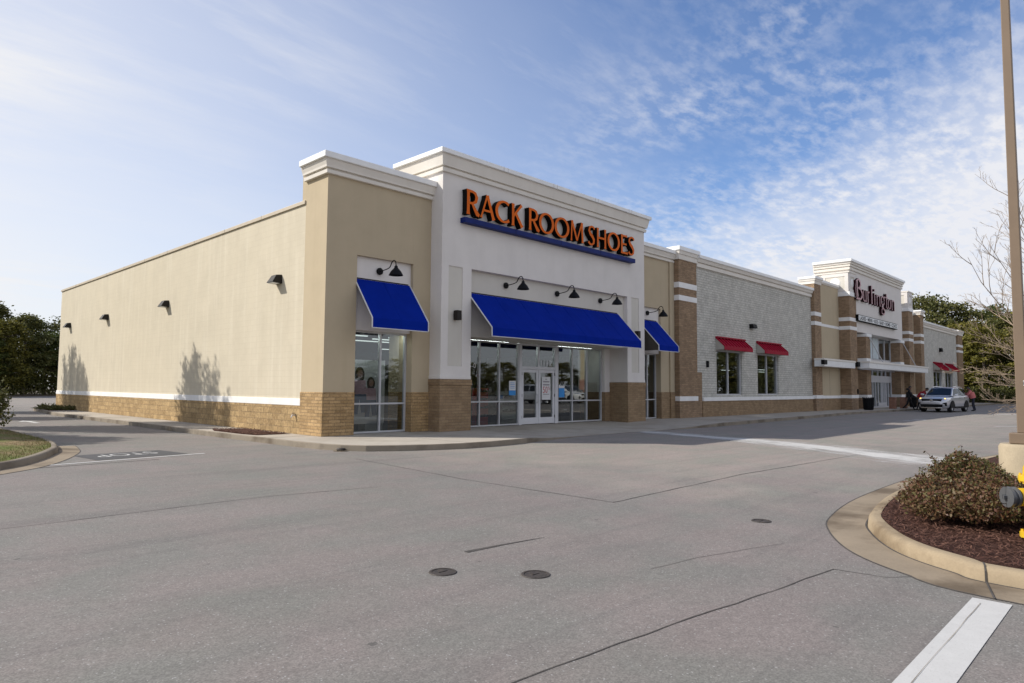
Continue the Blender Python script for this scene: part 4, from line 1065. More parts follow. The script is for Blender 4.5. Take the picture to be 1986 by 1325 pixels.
for x0, x1 in ((48.4,49.5),(58.15,59.25)):
    dp('brick_pier', 'brown_brick', [(x0,x1,-1.20,-.3,-.2,3.15),(x0,x1,-1.20,-.3,4.1,5.85)])
    dp('pier_band', 'white_band', [(x0-.02,x1+.02,-1.22,-.3,.885,1.13),(x0-.03,x1+.03,-1.23,-.3,3.74,4.1)])
    dp('pier_cap', 'white_metal', [(x0-.10,x1+.10,-1.30,-.3,5.85,6.10)], .015)
window(dept, [49.55,51.2,52.9,54.6,56.3,58.1], [4.18,6.1], -.36, .10, 'alu', 'glass')
for x0, x1 in ((49.62,51.13),(51.27,52.83),(52.97,54.53)): dp('pale_pane', 'pale_blue', [(x0, x1, -.385, -.372, 4.25, 6.04)])  # pale blue sheets in front of the three left panes
window(dept, [49.55,52.7,54.2,55.35,56.5,58.1], [.05,2.25,2.72,3.28], -.36, .11, 'white_frame', 'glass')
dp('door_header', 'white_frame', [(49.6,58.1,-.445,-.425,2.30,2.67)])
mb = MB()
for x in (53.4, 55.0, 55.75, 56.2, 57.2): mb.box(x-.04,x+.04,-.44,-.30,.1,2.2)
mb.box(54.26,55.3,-.435,-.31,.12,.42); mb.box(55.4,56.45,-.435,-.31,.12,.42)
mb.build('door', M['white_frame'], dept)
dp('sales_floor', 'int_floor', [(40.5,66,.62,18,-.05,.005)]); dp('interior_wall', 'interior', [(40.5,66,18,18.1,0,7.5),(46.2,59.2,1.5,18,3.3,3.35)])
mb = MB()
for y in (2.2, 4.5, 7.5, 11):
    for x in (48, 52, 56): mb.box(x, x+1.3, y, y+.2, 3.25, 3.29)
mb.build('ceiling_or_fill_light', M['tube'], dept)
# canopies
dp('canopy', 'white_metal', [(38.70,45.40,-1.27,-.60,3.18,3.68)], .02); dp('canopy', 'white_metal', [(46.05,64.0,-2.10,-1.21,3.20,3.70)], .02)
dp('canopy_edge', 'trim_stucco', [(38.66,45.44,-1.31,-.60,3.62,3.76),(46.0,64.05,-2.15,-1.21,3.63,3.78)], .015)
mb = MB(); mb.tube([(58.8,-1.25,5.95),(60.3,-1.95,3.76)], .035, 6); mb.tube([(48.9,-1.25,5.95),(50.2,-1.95,3.76)], .035, 6); mb.build('tie_rod', M['alu'], dept)
t = thing('flood_light', 'dark square flood light at the left end of the shorter white canopy', 'wall light', (38.45, -1.28, 3.3))
mb = MB(); mb.box(38.1,38.72,-1.50,-1.275,3.30,3.62); mb.build('housing', M['black'], t, bevel=.02); mb = MB(); mb.box(38.15,38.66,-1.506,-1.50,3.34,3.58); mb.build('lens', M['plastic'], t)
t = thing('flood_light', 'dark square flood light on the brown column between the two white canopies', 'wall light', (45.75, -1.21, 3.3))
mb = MB(); mb.box(45.45,46.02,-1.45,-1.205,3.34,3.70); mb.build('housing', M['black'], t, bevel=.02); mb = MB(); mb.box(45.5,45.97,-1.456,-1.45,3.38,3.66); mb.build('lens', M['plastic'], t)
t = thing('intercom_box', 'tiny dark box at hand height on the brown column left of the entrance doors', 'wall box', (45.96, -1.2, 1.3))
mb = MB(); mb.box(45.88,46.04,-1.28,-1.205,1.22,1.6); mb.build('housing', M['black'], t, bevel=.02); mb = MB(); mb.box(45.91,46.01,-1.284,-1.28,1.4,1.55); mb.build('lens', M['ret'], t)
# far wing
W2 = [(74.4,78.3),(79.9,83.6)]
wing(66.80, 86.1, W2, .9, 3.6)
for a, b in W2: window(dept, [a+.03, (a+b)/2, b-.03], [1.10, 3.57], -.16, .07)
red_awning(74.3, 78.4, 4.62, 3.75, 'red metal awning behind the silver car, left one of the far pair', -1.0)
red_awning(79.8, 83.7, 4.62, 3.75, 'rightmost red metal awning at the far end of the store', -1.0)
flood(77.6, -.32, 5.9, 'black flood light high on the far whitewashed wall above the silver car', .7, .4)
column(86.1, 88.8, -.50, .4, 8.30, .62)

# store sign letters and board
BG = {
 'B': [[(.30,.04,.13),(.26,.5,.15),(.30,.96,.11)], [(.10,.10,.06),(.05,.5,.07),(.16,.88,.08),(.42,.99,.09),(.66,.90,.13),(.72,.74,.14),(.60,.60,.09),(.36,.55,.06)], [(.36,.56,.06),(.70,.53,.10),(.90,.38,.15),(.90,.20,.15),(.70,.05,.10),(.12,.03,.08)]],
 'u': [st(.2,.10,.2,.96,.15), [(.2,.12,.14),(.4,.03,.09),(.62,.06,.08),(.78,.2,.08)], st(.80,0,.80,.96,.15)],
 'r': [st(.25,0,.25,.96,.16), [(.28,.74,.08),(.50,.90,.09),(.72,.88,.14)]],
 'l': [st(.5,0,.5,1,.15,.15,.02)],
 'i': [st(.5,0,.5,.74,.12,.12,.06), [(.5,.86,.14),(.5,1,.14)]],
 'n': [st(.2,0,.2,.96,.15), [(.22,.72,.08),(.42,.90,.09),(.64,.92,.12),(.80,.78,.15)], st(.81,0,.81,.80,.15)],
 'g': [['x'], ],
 't': [st(.45,.05,.45,1,.12), [(.1,.74,.06),(.9,.74,.06)], [(.45,.08,.10),(.65,.0,.08),(.9,.08,.06)]],
 'o': ['closed', arc(.5,.48,.36,.42,0,345,.06,.16,20)],
}
BG['g'] = [arc(.45,.72,.30,.22,0,345,.05,.10,14), [(.3,.52,.05),(.22,.42,.07),(.5,.36,.09),(.80,.26,.10),(.80,.10,.09),(.5,.02,.07),(.2,.10,.08),(.22,.26,.07),(.4,.36,.06)], [(.68,.88,.06),(.95,.96,.09)]]
bs = thing('store_sign', 'maroon edged letters reading Burlington on the far entrance tower', 'sign', (51, -1.16, 8.3))
for ch, a, b, z0, z1 in (('B',45.55,47.35,8.66,10.32),('u',47.36,48.34,8.64,9.62),('r',48.40,49.32,8.63,9.62),('l',49.25,50.10,8.62,10.14),('i',50.10,50.78,8.61,9.94),('n',50.80,52.08,8.60,9.58),
                         ('g',52.05,53.42,7.95,9.64),('t',53.38,54.24,8.60,9.88),('o',54.08,55.13,8.58,9.58),('n',55.16,56.30,8.58,9.56)):
    letter(bs, ch, a, b, z0, z1, -1.38, -1.17, [M['rose'], M['maroon']], BG)
bd = thing('category_sign', 'long white board reading LADIES MENS KIDS BABY HOME COATS under the maroon letters', 'sign', (51.4, -1.16, 6.97))
mb = MB(); mb.box(45.97,56.78,-1.40,-1.16,6.96,7.46); mb.build('frame', M['ret'], bd)
mb = MB(); mb.box(46.06,56.70,-1.42,-1.402,7.01,7.41); mb.build('panel', M['sign_white'], bd)
mb = MB(); text_mesh(mb, 'LADIES \u2022 MENS \u2022 KIDS \u2022 BABY \u2022 HOME \u2022 COATS', .40, lambda a, b: (51.38 + a, -1.424, 7.07 + b), 10.2, bold=.012); mb.build('lettering', M['ink'], bd, recalc=False)

# street furniture by the entrance
def bin_(x, y, r_, h, label, lid):
    t = thing('litter_bin', label, 'bin', (x, y, 0))
    mb = MB(); mb.lathe([(0,.02),(r_*.85,.02),(r_*.86,.06),(r_,h-.1),(r_,h),(r_*.9,h),(r_*.86,h-.1),(0,h-.1)], (x,y,0), 24, caps=False); mb.build('drum', M['black'], t, smooth=40)
    mb = MB()
    for k in range(20):
        a = k*6.2832/20; c, s = math.cos(a), math.sin(a)
        mb.tube([(x+c*r_*.9, y+s*r_*.9, .05), (x+c*r_*1.05, y+s*r_*1.05, h-.05), (x+c*r_*1.12, y+s*r_*1.12, h+.06)], .02, 5)
    mb.build('slat', M['black'], t)
    if lid: mb = MB(); mb.lathe([(0,h+.22),(r_*.6,h+.2),(r_*1.1,h+.06),(r_*1.12,h+.02),(0,h+.02)], (x,y,0), 24, caps=False); mb.build('lid', M['black'], t, smooth=50)
    return t
bin_(45.0, -2.25, .36, .92, 'black slatted litter bin left of the far entrance doors', False)
bin_(57.2, -2.35, .28, .85, 'slim black lidded bin behind the walking person', True)
for x, y, l in ((51.0, -2.35, 'terracotta block bollard nearest the far entrance doors'), (53.2, -2.6, 'terracotta block bollard just left of the walking person')):
    t = thing('bollard', l, 'bollard', (x, y, 0), group='block bollards by the far entrance')
    mb = MB(); mb.box(x-.23,x+.23,y-.23,y+.23,0,.88); mb.build('post', M['brick_red'], t, bevel=.015); mb = MB(); mb.box(x-.25,x+.25,y-.25,y+.25,.88,.95); mb.build('cap', M['brick_red'], t, bevel=.015)
t = thing('shopping_cart', 'thin wire shopping cart at the kerb behind the silver car', 'cart', (58.6, -2.9, 0))
mb = MB(); P = [(58.15,-3.15,.95),(58.15,-2.65,.95),(59.05,-2.7,.88),(59.05,-3.1,.88)]; Q = [(58.3,-3.1,.55),(58.3,-2.7,.55),(59.0,-2.75,.58),(59.0,-3.05,.58)]
for L_ in (P, Q): mb.tube(L_ + [L_[0]], .014, 5)
for a, b in zip(P, Q): mb.tube([a, b], .01, 5)
for i in range(1, 7):
    t_ = i/7
    for (a, b, c, d) in ((P[0],P[3],Q[0],Q[3]),(P[1],P[2],Q[1],Q[2])): mb.tube([tuple(Vector(a).lerp(Vector(b),t_)), tuple(Vector(c).lerp(Vector(d),t_))], .006, 4)
mb.build('basket', M['rim'], t)
mb = MB(); mb.tube([(58.2,-3.1,.56),(58.25,-3.1,.14),(59.0,-3.08,.12)], .016, 5); mb.tube([(58.2,-2.7,.56),(58.25,-2.7,.14),(59.0,-2.72,.12)], .016, 5); mb.build('frame', M['rim'], t)
for x, y in ((58.25,-3.1),(58.25,-2.7),(59.0,-3.08),(59.0,-2.72)):
    mb = MB(); mb.lathe([(0,-.02),(.06,-.02),(.06,.02),(0,.02)], (x,y,.062), 12, 'y', caps=False); mb.build('wheel', M['tyre'], t)

# ------------------------------------------------------------------ cars
def make_car(paint, label, lamp_on=True):
    t = thing('parked_car', label, 'car', (0, 0, 0))
    # stations: x, half width, bottom z, shoulder z, top z (centre)
    ST = [(-2.36,.62,.48,.95,1.02),(-2.30,.84,.40,1.02,1.10),(-2.05,.92,.30,1.06,1.13),(-1.39,.945,.26,1.06,1.13),(-.5,.945,.25,1.03,1.10),(.5,.945,.25,1.01,1.09),
          (1.05,.94,.26,1.00,1.10),(1.55,.93,.27,.96,1.04),(2.0,.905,.28,.90,.985),(2.24,.82,.30,.82,.91),(2.36,.66,.34,.74,.80),(2.40,.50,.40,.62,.66)]
    mb = MB(); vs = []; K = 9
    for x, w, zb, zs, zt in ST:
        half = [(0,zb),(w*.86,zb),(w*.965,zb+.10),(w*.985,(zb+zs)/2-.05),(w*1.0,zs-.14),(w*.985,zs-.03),(w*.93,zs+.025),(w*.55,zt-.012),(0,zt)]
        vs += [(x, y, z) for y, z in half] + [(x, -y, z) for y, z in half[-2:0:-1]]
    n = 2*K - 2; fs = []
    for i in range(len(ST)-1):
        for j in range(n): fs.append((i*n+j, i*n+(j+1) % n, (i+1)*n+(j+1) % n, (i+1)*n+j))
    fs += [tuple(range(n)), tuple(range((len(ST)-1)*n, len(ST)*n))]
    mb.add(vs, fs); body = mb.build('body', M[paint], t, smooth=35)
    # cabin
    C = [(1.12,.80,1.075,1.08),(.30,.66,1.60,1.635),(-.6,.665,1.645,1.68),(-1.5,.645,1.62,1.655),(-1.98,.61,1.55,1.58),(-2.26,.74,1.08,1.09)]
    mb = MB(); vs = []
    for x, w, z, zc in C: vs += [(x, w, z), (x, 0, zc), (x, -w, z)]
    lw = [(1.12,.80,1.07),(.55,.885,1.05),(-.6,.90,1.06),(-1.5,.89,1.08),(-2.05,.85,1.09),(-2.26,.74,1.07)]
    b = len(vs)
    for x, w, z in lw: vs += [(x, w, z), (x, -w, z)]
    fs = []
    for i in range(5):
        a = 3*i; fs += [(a, a+1, a+4, a+3), (a+1, a+2, a+5, a+4), (b+2*i, a, a+3, b+2*i+2), (a+2, b+2*i+1, b+2*i+3, a+5)]
    mb.add(vs, fs); mb.build('cabin', M[paint], t, smooth=30)
    def lerp3(a, b, k): return tuple(Vector(a).lerp(Vector(b), k))
    def quad_on(p, off, name, mat):
        q = [Vector(v) for v in p]; nn = (q[1]-q[0]).cross(q[2]-q[0]).normalized()
        c = sum(q, Vector())/len(q); 
        if nn.dot(c - Vector((-.4, 0, 1.1))) < 0: nn = -nn; q.reverse()
        m_ = MB(); m_.add([tuple(v + nn*off) for v in q], [tuple(range(len(q)))]); return m_.build(name, M[mat], t, recalc=False)
    # windshield, rear glass, side glass
    quad_on([(1.06,.74,1.115),(1.06,0,1.12),(.36,0,1.60),(.36,.60,1.567)], .012, 'windshield', 'car_glass')
    quad_on([(1.06,-.74,1.115),(1.06,0,1.12),(.36,0,1.60),(.36,-.60,1.567)], .012, 'windshield', 'car_glass')
    quad_on([(-2.03,.56,1.51),(-2.03,-.56,1.51),(-2.22,-.66,1.16),(-2.22,.66,1.16)], .012, 'rear_window', 'car_glass')
    for s in (1, -1):
        quad_on([(.86,s*.838,1.10),(.24,s*.690,1.575),(-.42,s*.694,1.60),(-.42,s*.893,1.10)], .014, 'side_window', 'car_glass')
        quad_on([(-.50,s*.893,1.10),(-.50,s*.694,1.60),(-1.28,s*.682,1.585),(-1.34,s*.885,1.11)], .014, 'side_window', 'car_glass')
        quad_on([(-1.42,s*.882,1.12),(-1.38,s*.684,1.575),(-1.86,s*.650,1.515),(-2.02,s*.835,1.14)], .014, 'side_window', 'car_glass')
        m_ = MB(); m_.tube([(.2,s*.60,1.66),(-.6,s*.60,1.72),(-1.7,s*.57,1.67)], .018, 6); m_.build('roof_rail', M['chrome'], t)
        m_ = MB(); m_.hexa([(.78,s*.90,1.08),(.95,s*.92,1.08),(.93,s*1.12,1.10),(.80,s*1.12,1.10)], [(.78,s*.90,1.20),(.93,s*.92,1.19),(.90,s*1.12,1.23),(.80,s*1.12,1.23)]); m_.build('mirror', M[paint], t, bevel=.03)
        m_ = MB(); m_.hexa([(2.19,s*.52,.80),(2.10,s*.845,.86),(1.78,s*.925,.905),(2.0,s*.6,.8)], [(2.17,s*.52,.90),(2.07,s*.83,.955),(1.74,s*.915,.965),(1.95,s*.6,.9)])
        m_.build('headlight', M['chrome'], t, smooth=20)
        m_ = MB(); m_.lathe([(0,.0),(.055,.0),(.045,.05),(0,.06)], (2.10,s*.72,.885), 12, 'x', caps=False); m_.build('indicator', M['indicator' if lamp_on else 'chrome'], t)
        m_ = MB(); m_.hexa([(2.36,s*.56,.40),(2.22,s*.86,.42),(2.1,s*.80,.42),(2.2,s*.56,.40)], [(2.38,s*.66,.62),(2.25,s*.86,.66),(2.1,s*.80,.66),(2.2,s*.6,.62)]); m_.build('fog_pocket', M['plastic'], t, bevel=.02)
        m_ = MB(); m_.box(-1.0,1.0,s*.945-.02 if s > 0 else -.955,s*.945+.01 if s > 0 else -.925,.26,.38); m_.build('sill_trim', M['plastic'], t)
        for x in (.06, -.92):
            m_ = MB(); m_.box(x-.11,x+.11,s*.955-.012,s*.955+.012,.93,.965); m_.build('door_handle', M['chrome'], t)
        m_ = MB(); m_.hexa([(-2.30,s*.60,.90),(-2.20,s*.88,.92),(-2.0,s*.93,.95),(-2.2,s*.6,.9)], [(-2.30,s*.60,1.08),(-2.20,s*.87,1.08),(-2.0,s*.92,1.06),(-2.2,s*.6,1.08)]); m_.build('tail_light', M['red_metal'], t)
    m_ = MB(); m_.hexa([(2.34,-.54,.60),(2.34,.54,.60),(2.18,.54,.60),(2.18,-.54,.60)], [(2.34,-.60,.875),(2.34,.60,.875),(2.1,.60,.88),(2.1,-.60,.88)]); m_.v = [(x + (.125 - .16*abs(y)), y, z) for x, y, z in m_.v]
    m_.build('grille', M['plastic'], t)
    m_ = MB(); m_.lathe([(0,0),(.11,0),(.10,.015),(0,.02)], (0,0,0), 20, 'x', caps=False); m_.v = [(x+2.425, y, z*.5+.79) for x, y, z in m_.v]; m_.build('badge', M['chrome'], t)
    m_ = MB(); m_.hexa([(2.41,-.62,.34),(2.41,.62,.34),(2.2,.62,.34),(2.2,-.62,.34)], [(2.44,-.66,.53),(2.44,.66,.53),(2.2,.66,.53),(2.2,-.66,.53)]); m_.v = [(x + (.05 - .10*abs(y)), y, z) for x, y, z in m_.v]
    m_.build('lower_intake', M['plastic'], t)
    m_ = MB(); m_.box(2.30,2.40,-.62,.62,.26,.33); m_.build('skid_plate', M['chrome'], t, bevel=.02)
    for x in (1.39, -1.39):
        for s in (1, -1):
            w = thing('wheel', None, None); w.parent = t; w.location = (x, s*.80, .36)
            m_ = MB(); m_.lathe([(.23,-.11),(.33,-.12),(.36,-.09),(.36,.09),(.33,.12),(.23,.11)], (0,0,0), 32, 'y', caps=False); a = m_.build('tyre', M['tyre'], None, smooth=40); a.parent = w; a.location = (0,0,0-.36); a.location.z = -.36
            m_ = MB(); m_.lathe([(.0,s*.06),(.05,s*.075),(.06,s*.05),(.225,s*.08),(.235,s*.10),(.235,-s*.1)], (0,0,0), 32, 'y', caps=False)
            for k in range(5):
                an = k*1.2566; c, q = math.cos(an), math.sin(an); m_.tube([(c*.04, s*.085, q*.04), (c*.225, s*.10, q*.225)], .03, 6)
            a = m_.build('rim', M['rim'], None, smooth=40); lo = min(v[2] for v in m_.v); a.parent = w; a.location = (0, (min(v[1] for v in m_.v)+max(v[1] for v in m_.v))/2, lo)
            m_ = MB(); R_ = .425; ys = s*.955; ring = []
            for k in range(15):
                an = R(-8 + 196*k/14); ring.append((x+math.cos(an)*R_, .36+math.sin(an)*R_))
            vs = []; 
            for (px, pz) in ring: vs.append((px, ys, max(pz, .25)))
            m_.add(vs + [(p[0], s*.80, p[2]) for p in vs], [tuple(range(15))] + [(k, k+1, 16+k, 15+k) for k in range(14)])
            m_.build('wheel_arch', M['plastic'], t)
    return t
car = make_car('silver', 'silver crossover car facing the camera at the kerb with its amber lights on')
car.location = (52.05, -5.75, G); car.rotation_euler.z = R(174.5); car.scale = (1.17,)*3
# cars across the lot, seen only as reflections in the shop windows
for paint, l, x, y, a in (('car_white', 'white parked car across the lot mirrored in the windows right of the doors', 46.0, -27.5, 80), ('car_navy', 'dark navy parked car across the lot mirrored in the end window', 51.5, -31.0, 84),
                          ('silver', 'silver parked car across the lot mirrored in the entrance door glass', 41.6, -27.0, 82)):
    c = make_car(paint, l, False); c.scale = (1.17,)*3; c.location = (x, y, G); c.rotation_euler.z = R(a)

# ------------------------------------------------------------------ people
def person(label, loc, rotz, J, top, legs, hood=False, hair_len=.0):
    # J: joint positions in metres (x forward, y left, z up)
    t = thing('person', label, 'person', loc, rotz); t.scale = (1.20, 1.20, 1.17)
    rad = dict(pelvis=.135, waist=.125, chest=.155, neck=.055, shl=.075, shr=.075, ell=.052, elr=.052, wrl=.032, wrr=.032, hl=.088, hr=.088, kl=.062, kr=.062, al=.042, ar=.042, tl=.035, tr=.035, pl=.034, pr=.034)
    edges = [('pelvis','waist'),('waist','chest'),('chest','neck'),('chest','shl'),('chest','shr'),('shl','ell'),('ell','wrl'),('shr','elr'),('elr','wrr'),('wrl','pl'),('wrr','pr'),
             ('pelvis','hl'),('pelvis','hr'),('hl','kl'),('kl','al'),('al','tl'),('hr','kr'),('kr','ar'),('ar','tr'),('neck','head0')]
    J = dict(J); nk = Vector(J['neck']); hd = Vector(J['head']); J['head0'] = tuple(nk.lerp(hd, .45)); rad['head0'] = .05
    for s in 'lr':
        w = Vector(J['wr'+s]); e = Vector(J['el'+s]); J['p'+s] = tuple(w + (w - e).normalized()*.085)
    names = [k for k in J if k not in ('head', 'face')]
    idx = {k: i for i, k in enumerate(names)}
    verts = [J[k] for k in names]; es = [(idx[a], idx[b]) for a, b in edges]; rr = [rad[k] for k in names]; roots = [idx['pelvis']]
    for s in 'lr':            # four fingers and a thumb, each its own short chain rooted in the palm
        w = Vector(J['wr'+s]); d = (w - Vector(J['el'+s])).normalized(); p = Vector(J['p'+s]); side = d.cross(Vector((0, 0, 1)))
        side = side.normalized() if side.length > .1 else Vector((1, 0, 0)); curl = d.cross(side).normalized()
        for k, (o, l) in enumerate(((-.03,.075),(-.01,.085),(.01,.08),(.03,.06),(.05,.055))):
            base = p + side*o*(1 if k < 4 else .7) - d*(.0 if k < 4 else .05); dd = d if k < 4 else (d*.6 + side*.8).normalized()
            b = len(verts); verts += [tuple(base), tuple(base + dd*l*.55 + curl*.004), tuple(base + dd*l*.9 + curl*.02)]; es += [(b, b+1), (b+1, b+2)]; rr += [.010, .009, .008]; roots.append(b)
    me = bpy.data.meshes.new('p'); me.from_pydata(verts, es, []); o = bpy.data.objects.new('p', me); col.objects.link(o)
    sk = o.modifiers.new('s', 'SKIN'); sd = o.modifiers.new('u', 'SUBSURF'); sd.levels = 2; sd.render_levels = 2
    for i, v in enumerate(me.skin_vertices[0].data): v.radius = (rr[i], rr[i]); v.use_root = i in roots
    bpy.context.view_layer.update(); ev = o.evaluated_get(bpy.context.evaluated_depsgraph_get()); m2 = ev.to_mesh()
    mb = MB(); V = [tuple(v.co) for v in m2.vertices]
    segs = [(Vector(J[a]), Vector(J[b]), a, b) for a, b in edges]
    zone = {}
    for a, b in edges:
        k = a + b
        if 'head0' in (a, b): z = 0
        elif b in ('pl', 'pr'): z = 0
        elif b in ('tl', 'tr'): z = 3
        elif a in ('hl','hr','kl','kr') or b in ('hl','hr'): z = 2
        else: z = 1
        zone[(a, b)] = z
    fs = []; ms = []
    for p in m2.polygons:
        c = Vector(p.center); best = None
        for A, B, a, b in segs:
            ab = B - A; u = max(0, min(1, (c-A).dot(ab)/max(1e-9, ab.length_squared))); d = (A + ab*u - c).length - .6*rad[a]*(1-u) - .6*rad[b]*u
            if best is None or d < best[0]: best = (d, zone[(a, b)])
        fs.append(tuple(p.vertices)); ms.append(best[1])
    mb.v = V; mb.f = fs; mb.m = ms; ev.to_mesh_clear(); bpy.data.objects.remove(o)
    # head with nose, ears, brow and jaw, grown into the neck
    fwd = Vector(J.get('face', (1, 0, 0))).normalized(); up = (hd - nk).normalized(); left = up.cross(fwd).normalized(); fwd = left.cross(up).normalized()
    b = len(mb.v); ns, nr = 16, 12
    for i in range(nr + 1):
        ph = math.pi*i/nr
        for k in range(ns):
            th = 2*math.pi*k/ns; x, y, z = math.sin(ph)*math.cos(th), math.sin(ph)*math.sin(th), -math.cos(ph)
            sx, sy = .098, .078
            if z < 0: sx *= 1 - .18*(-z); sy *= 1 - .28*(-z)
            bx = 0
            if x > .5 and abs(y) < .22: bx = .026*math.exp(-((z+.15)/.16)**2)
            if x > .4 and .2 < abs(y) < .6 and abs(z-.1) < .15: bx = -.008
            by = .016*math.exp(-(x/.2)**2 - ((z)/.22)**2)*(1 if y > 0 else -1) if abs(y) > .8 else 0
            mb.v.append(tuple(hd + fwd*(x*sx + bx) + left*(y*sy + by) + up*z*.118))
    for i in range(nr):
        for k in range(ns):
            k2 = (k+1) % ns; mb.f.append((b+i*ns+k, b+i*ns+k2, b+(i+1)*ns+k2, b+(i+1)*ns+k)); mb.m.append(0)
    me = bpy.data.meshes.new('body'); me.from_pydata(mb.v, [], mb.f)
    for m_ in ('skin', top, legs, 'plastic'): me.materials.append(M[m_])
    me.polygons.foreach_set('material_index', mb.m); me.polygons.foreach_set('use_smooth', [True]*len(mb.f)); me.update()
    bo = bpy.data.objects.new('body', me); col.objects.link(bo); bo.parent = t
    h = MB()
    for i in range(8):
        ph = math.pi*i/13
        for k in range(16):
            th = 2*math.pi*k/16; x, y, z = math.sin(ph)*math.cos(th), math.sin(ph)*math.sin(th), math.cos(ph)
            g_ = 1.15 if (x < .35 or z > .55) else .90
            zz = z - hair_len*(1 if x < .1 and i > 5 else 0)
            h.v.append(tuple(hd + fwd*(x*.098*g_) + left*y*.080*g_ + up*zz*.122*g_))
    for i in range(7):
        for k in range(16): k2 = (k+1) % 16; h.f.append((i*16+k, i*16+k2, (i+1)*16+k2, (i+1)*16+k)); h.m.append(0)
    hm = bpy.data.meshes.new('hair'); hm.from_pydata(h.v, [], h.f); hm.materials.append(M['hair']); hm.polygons.foreach_set('use_smooth', [True]*len(h.f))
    ho = bpy.data.objects.new('hair', hm); col.objects.link(ho); ho.parent = t
    def skirt(name, mat, a, b_, ra, rb):
        A, B = Vector(J[a]), Vector(J[b_]); ra *= 1.06; rb *= 1.06; q = MB(); q.tube([A, A.lerp(B,.5), B], [ra, (ra+rb)/2*1.04, rb], 14); s_ = q.build(name, M[mat], None, smooth=60)
        w_ = Vector(s_.location); s_.parent = t; s_.location = w_; return s_
    skirt('jacket', top, 'pelvis', 'chest', .172, .178)
    if hood:
        q = MB(); c = hd - fwd*.11 - up*.12; q.lathe([(0,-.07),(.09,-.05),(.12,0),(.09,.06),(0,.08)], tuple(c), 14, caps=False); s_ = q.build('hood', M[top], None, smooth=60); w_ = Vector(s_.location); s_.parent = t; s_.location = w_
    return t
WALK = dict(pelvis=(0,0,.92), waist=(.01,0,1.08), chest=(.03,0,1.30), neck=(.05,0,1.47), head=(.08,0,1.60), shl=(.04,.19,1.40), shr=(.02,-.19,1.40), ell=(-.06,.25,1.13), elr=(.14,-.24,1.14), wrl=(.08,.25,.92), wrr=(.34,-.18,1.02),
            hl=(0,.10,.88), hr=(0,-.10,.88), kl=(.16,.10,.50), kr=(-.10,-.10,.48), al=(.30,.10,.09), ar=(-.40,-.10,.13), tl=(.47,.11,.04), tr=(-.27,-.11,.03), face=(1,0,-.1))
person('person all in black with a hood walking along the kerb towards the silver car', (53.0, -3.05, G), R(-75), WALK, 'dark_cloth', 'dark_cloth', True)
LEAN = dict(pelvis=(-.12,0,.92), waist=(-.02,0,1.07), chest=(.16,0,1.26), neck=(.28,0,1.40), head=(.37,0,1.50), shl=(.20,.18,1.34), shr=(.20,-.18,1.34), ell=(.32,.24,1.08), elr=(.34,-.22,1.10), wrl=(.52,.18,1.02), wrr=(.54,-.16,1.05),
            hl=(-.12,.10,.88), hr=(-.12,-.10,.88), kl=(-.04,.11,.48), kr=(-.14,-.11,.48), al=(-.12,.11,.09), ar=(-.24,-.11,.09), tl=(.06,.13,.04), tr=(-.08,-.13,.04), face=(1,0,-.6))
person('person in a red jacket leaning over the far side of the silver car', (52.9, -3.95, G), R(-85), LEAN, 'red_cloth', 'jeans')
BEND = dict(LEAN); BEND.update(pelvis=(-.10,0,.92), waist=(-.06,0,1.08), chest=(.02,0,1.30), neck=(.08,0,1.45), head=(.15,0,1.57), shl=(.04,.18,1.38), shr=(.04,-.18,1.38), ell=(.20,.22,1.14), elr=(.22,-.20,1.16), wrl=(.42,.16,1.10), wrr=(.44,-.14,1.12))
person('person in a pink jacket bending at the rear side door of the silver car', (55.2, -7.05, G), R(110), BEND, 'pink_cloth', 'jeans', hair_len=.25)

# ------------------------------------------------------------------ island furniture
PX, PY = 1.62, -17.02
lp = thing('light_pole', 'taupe square steel parking lot light pole on a round concrete base in the planting island', 'light pole', (PX, PY, 0))
mb = MB(); mb.lathe([(0,-.3),(.31,-.3),(.315,.72),(.29,.765),(0,.77)], (PX,PY,0), 40, caps=False); mb.build('concrete_base', M['pier'], lp, smooth=40)
mb = MB(); mb.box(PX-.16,PX+.16,PY-.16,PY+.16,.772,.93); mb.build('base_cover', M['pole'], lp, bevel=.012)
mb = MB(); mb.hexa([(PX-.07,PY-.07,.93),(PX+.07,PY-.07,.93),(PX+.07,PY+.07,.93),(PX-.07,PY+.07,.93)], [(PX-.048,PY-.048,10.5),(PX+.048,PY-.048,10.5),(PX+.048,PY+.048,10.5),(PX-.048,PY+.048,10.5)]); mb.build('shaft', M['pole'], lp, bevel=.01)
mb = MB(); mb.box(PX-.9,PX-.1,PY-.2,PY+.2,10.35,10.55); mb.box(PX+.1,PX+.9,PY-.2,PY+.2,10.35,10.55); mb.build('lamp_head', M['pole'], lp, bevel=.03)
mb = MB(); mb.box(PX-.0735,PX-.0695,PY-.062,PY-.028,1.63,1.70); pl = mb.build('plate', M['sign_white'], lp)
mb = MB(); text_mesh(mb, 'B', .075, lambda a, b: (PX-.0745, PY-.045-a, 1.638+b)); mb.build('plate_letter', M['ink'], lp, recalc=False)
hy = thing('fire_hydrant', 'yellow fire hydrant with a dark grey outlet cap at the right edge of the island', 'hydrant', (-2.0, -17.57, 0))
hx, hyy = -2.0, -17.57
mb = MB(); mb.lathe([(0,0),(.115,0),(.115,.03),(.175,.03),(.175,.075),(.115,.08),(.115,.60),(.17,.605),(.17,.66),(.13,.665),(.125,.74),(.09,.82),(.05,.86),(.04,.92),(0,.92)], (hx,hyy,.01), 32, caps=False); mb.build('barrel', M['yellow'], hy, smooth=35)
dl = Vector((-.695,.719,0)); cz = .455
def along(a): return tuple(Vector((hx,hyy,cz)) + dl*a)
mb = MB(); mb.tube([along(.08), along(.225)], [.092,.092], 24); mb.build('outlet', M['yellow'], hy, smooth=40)
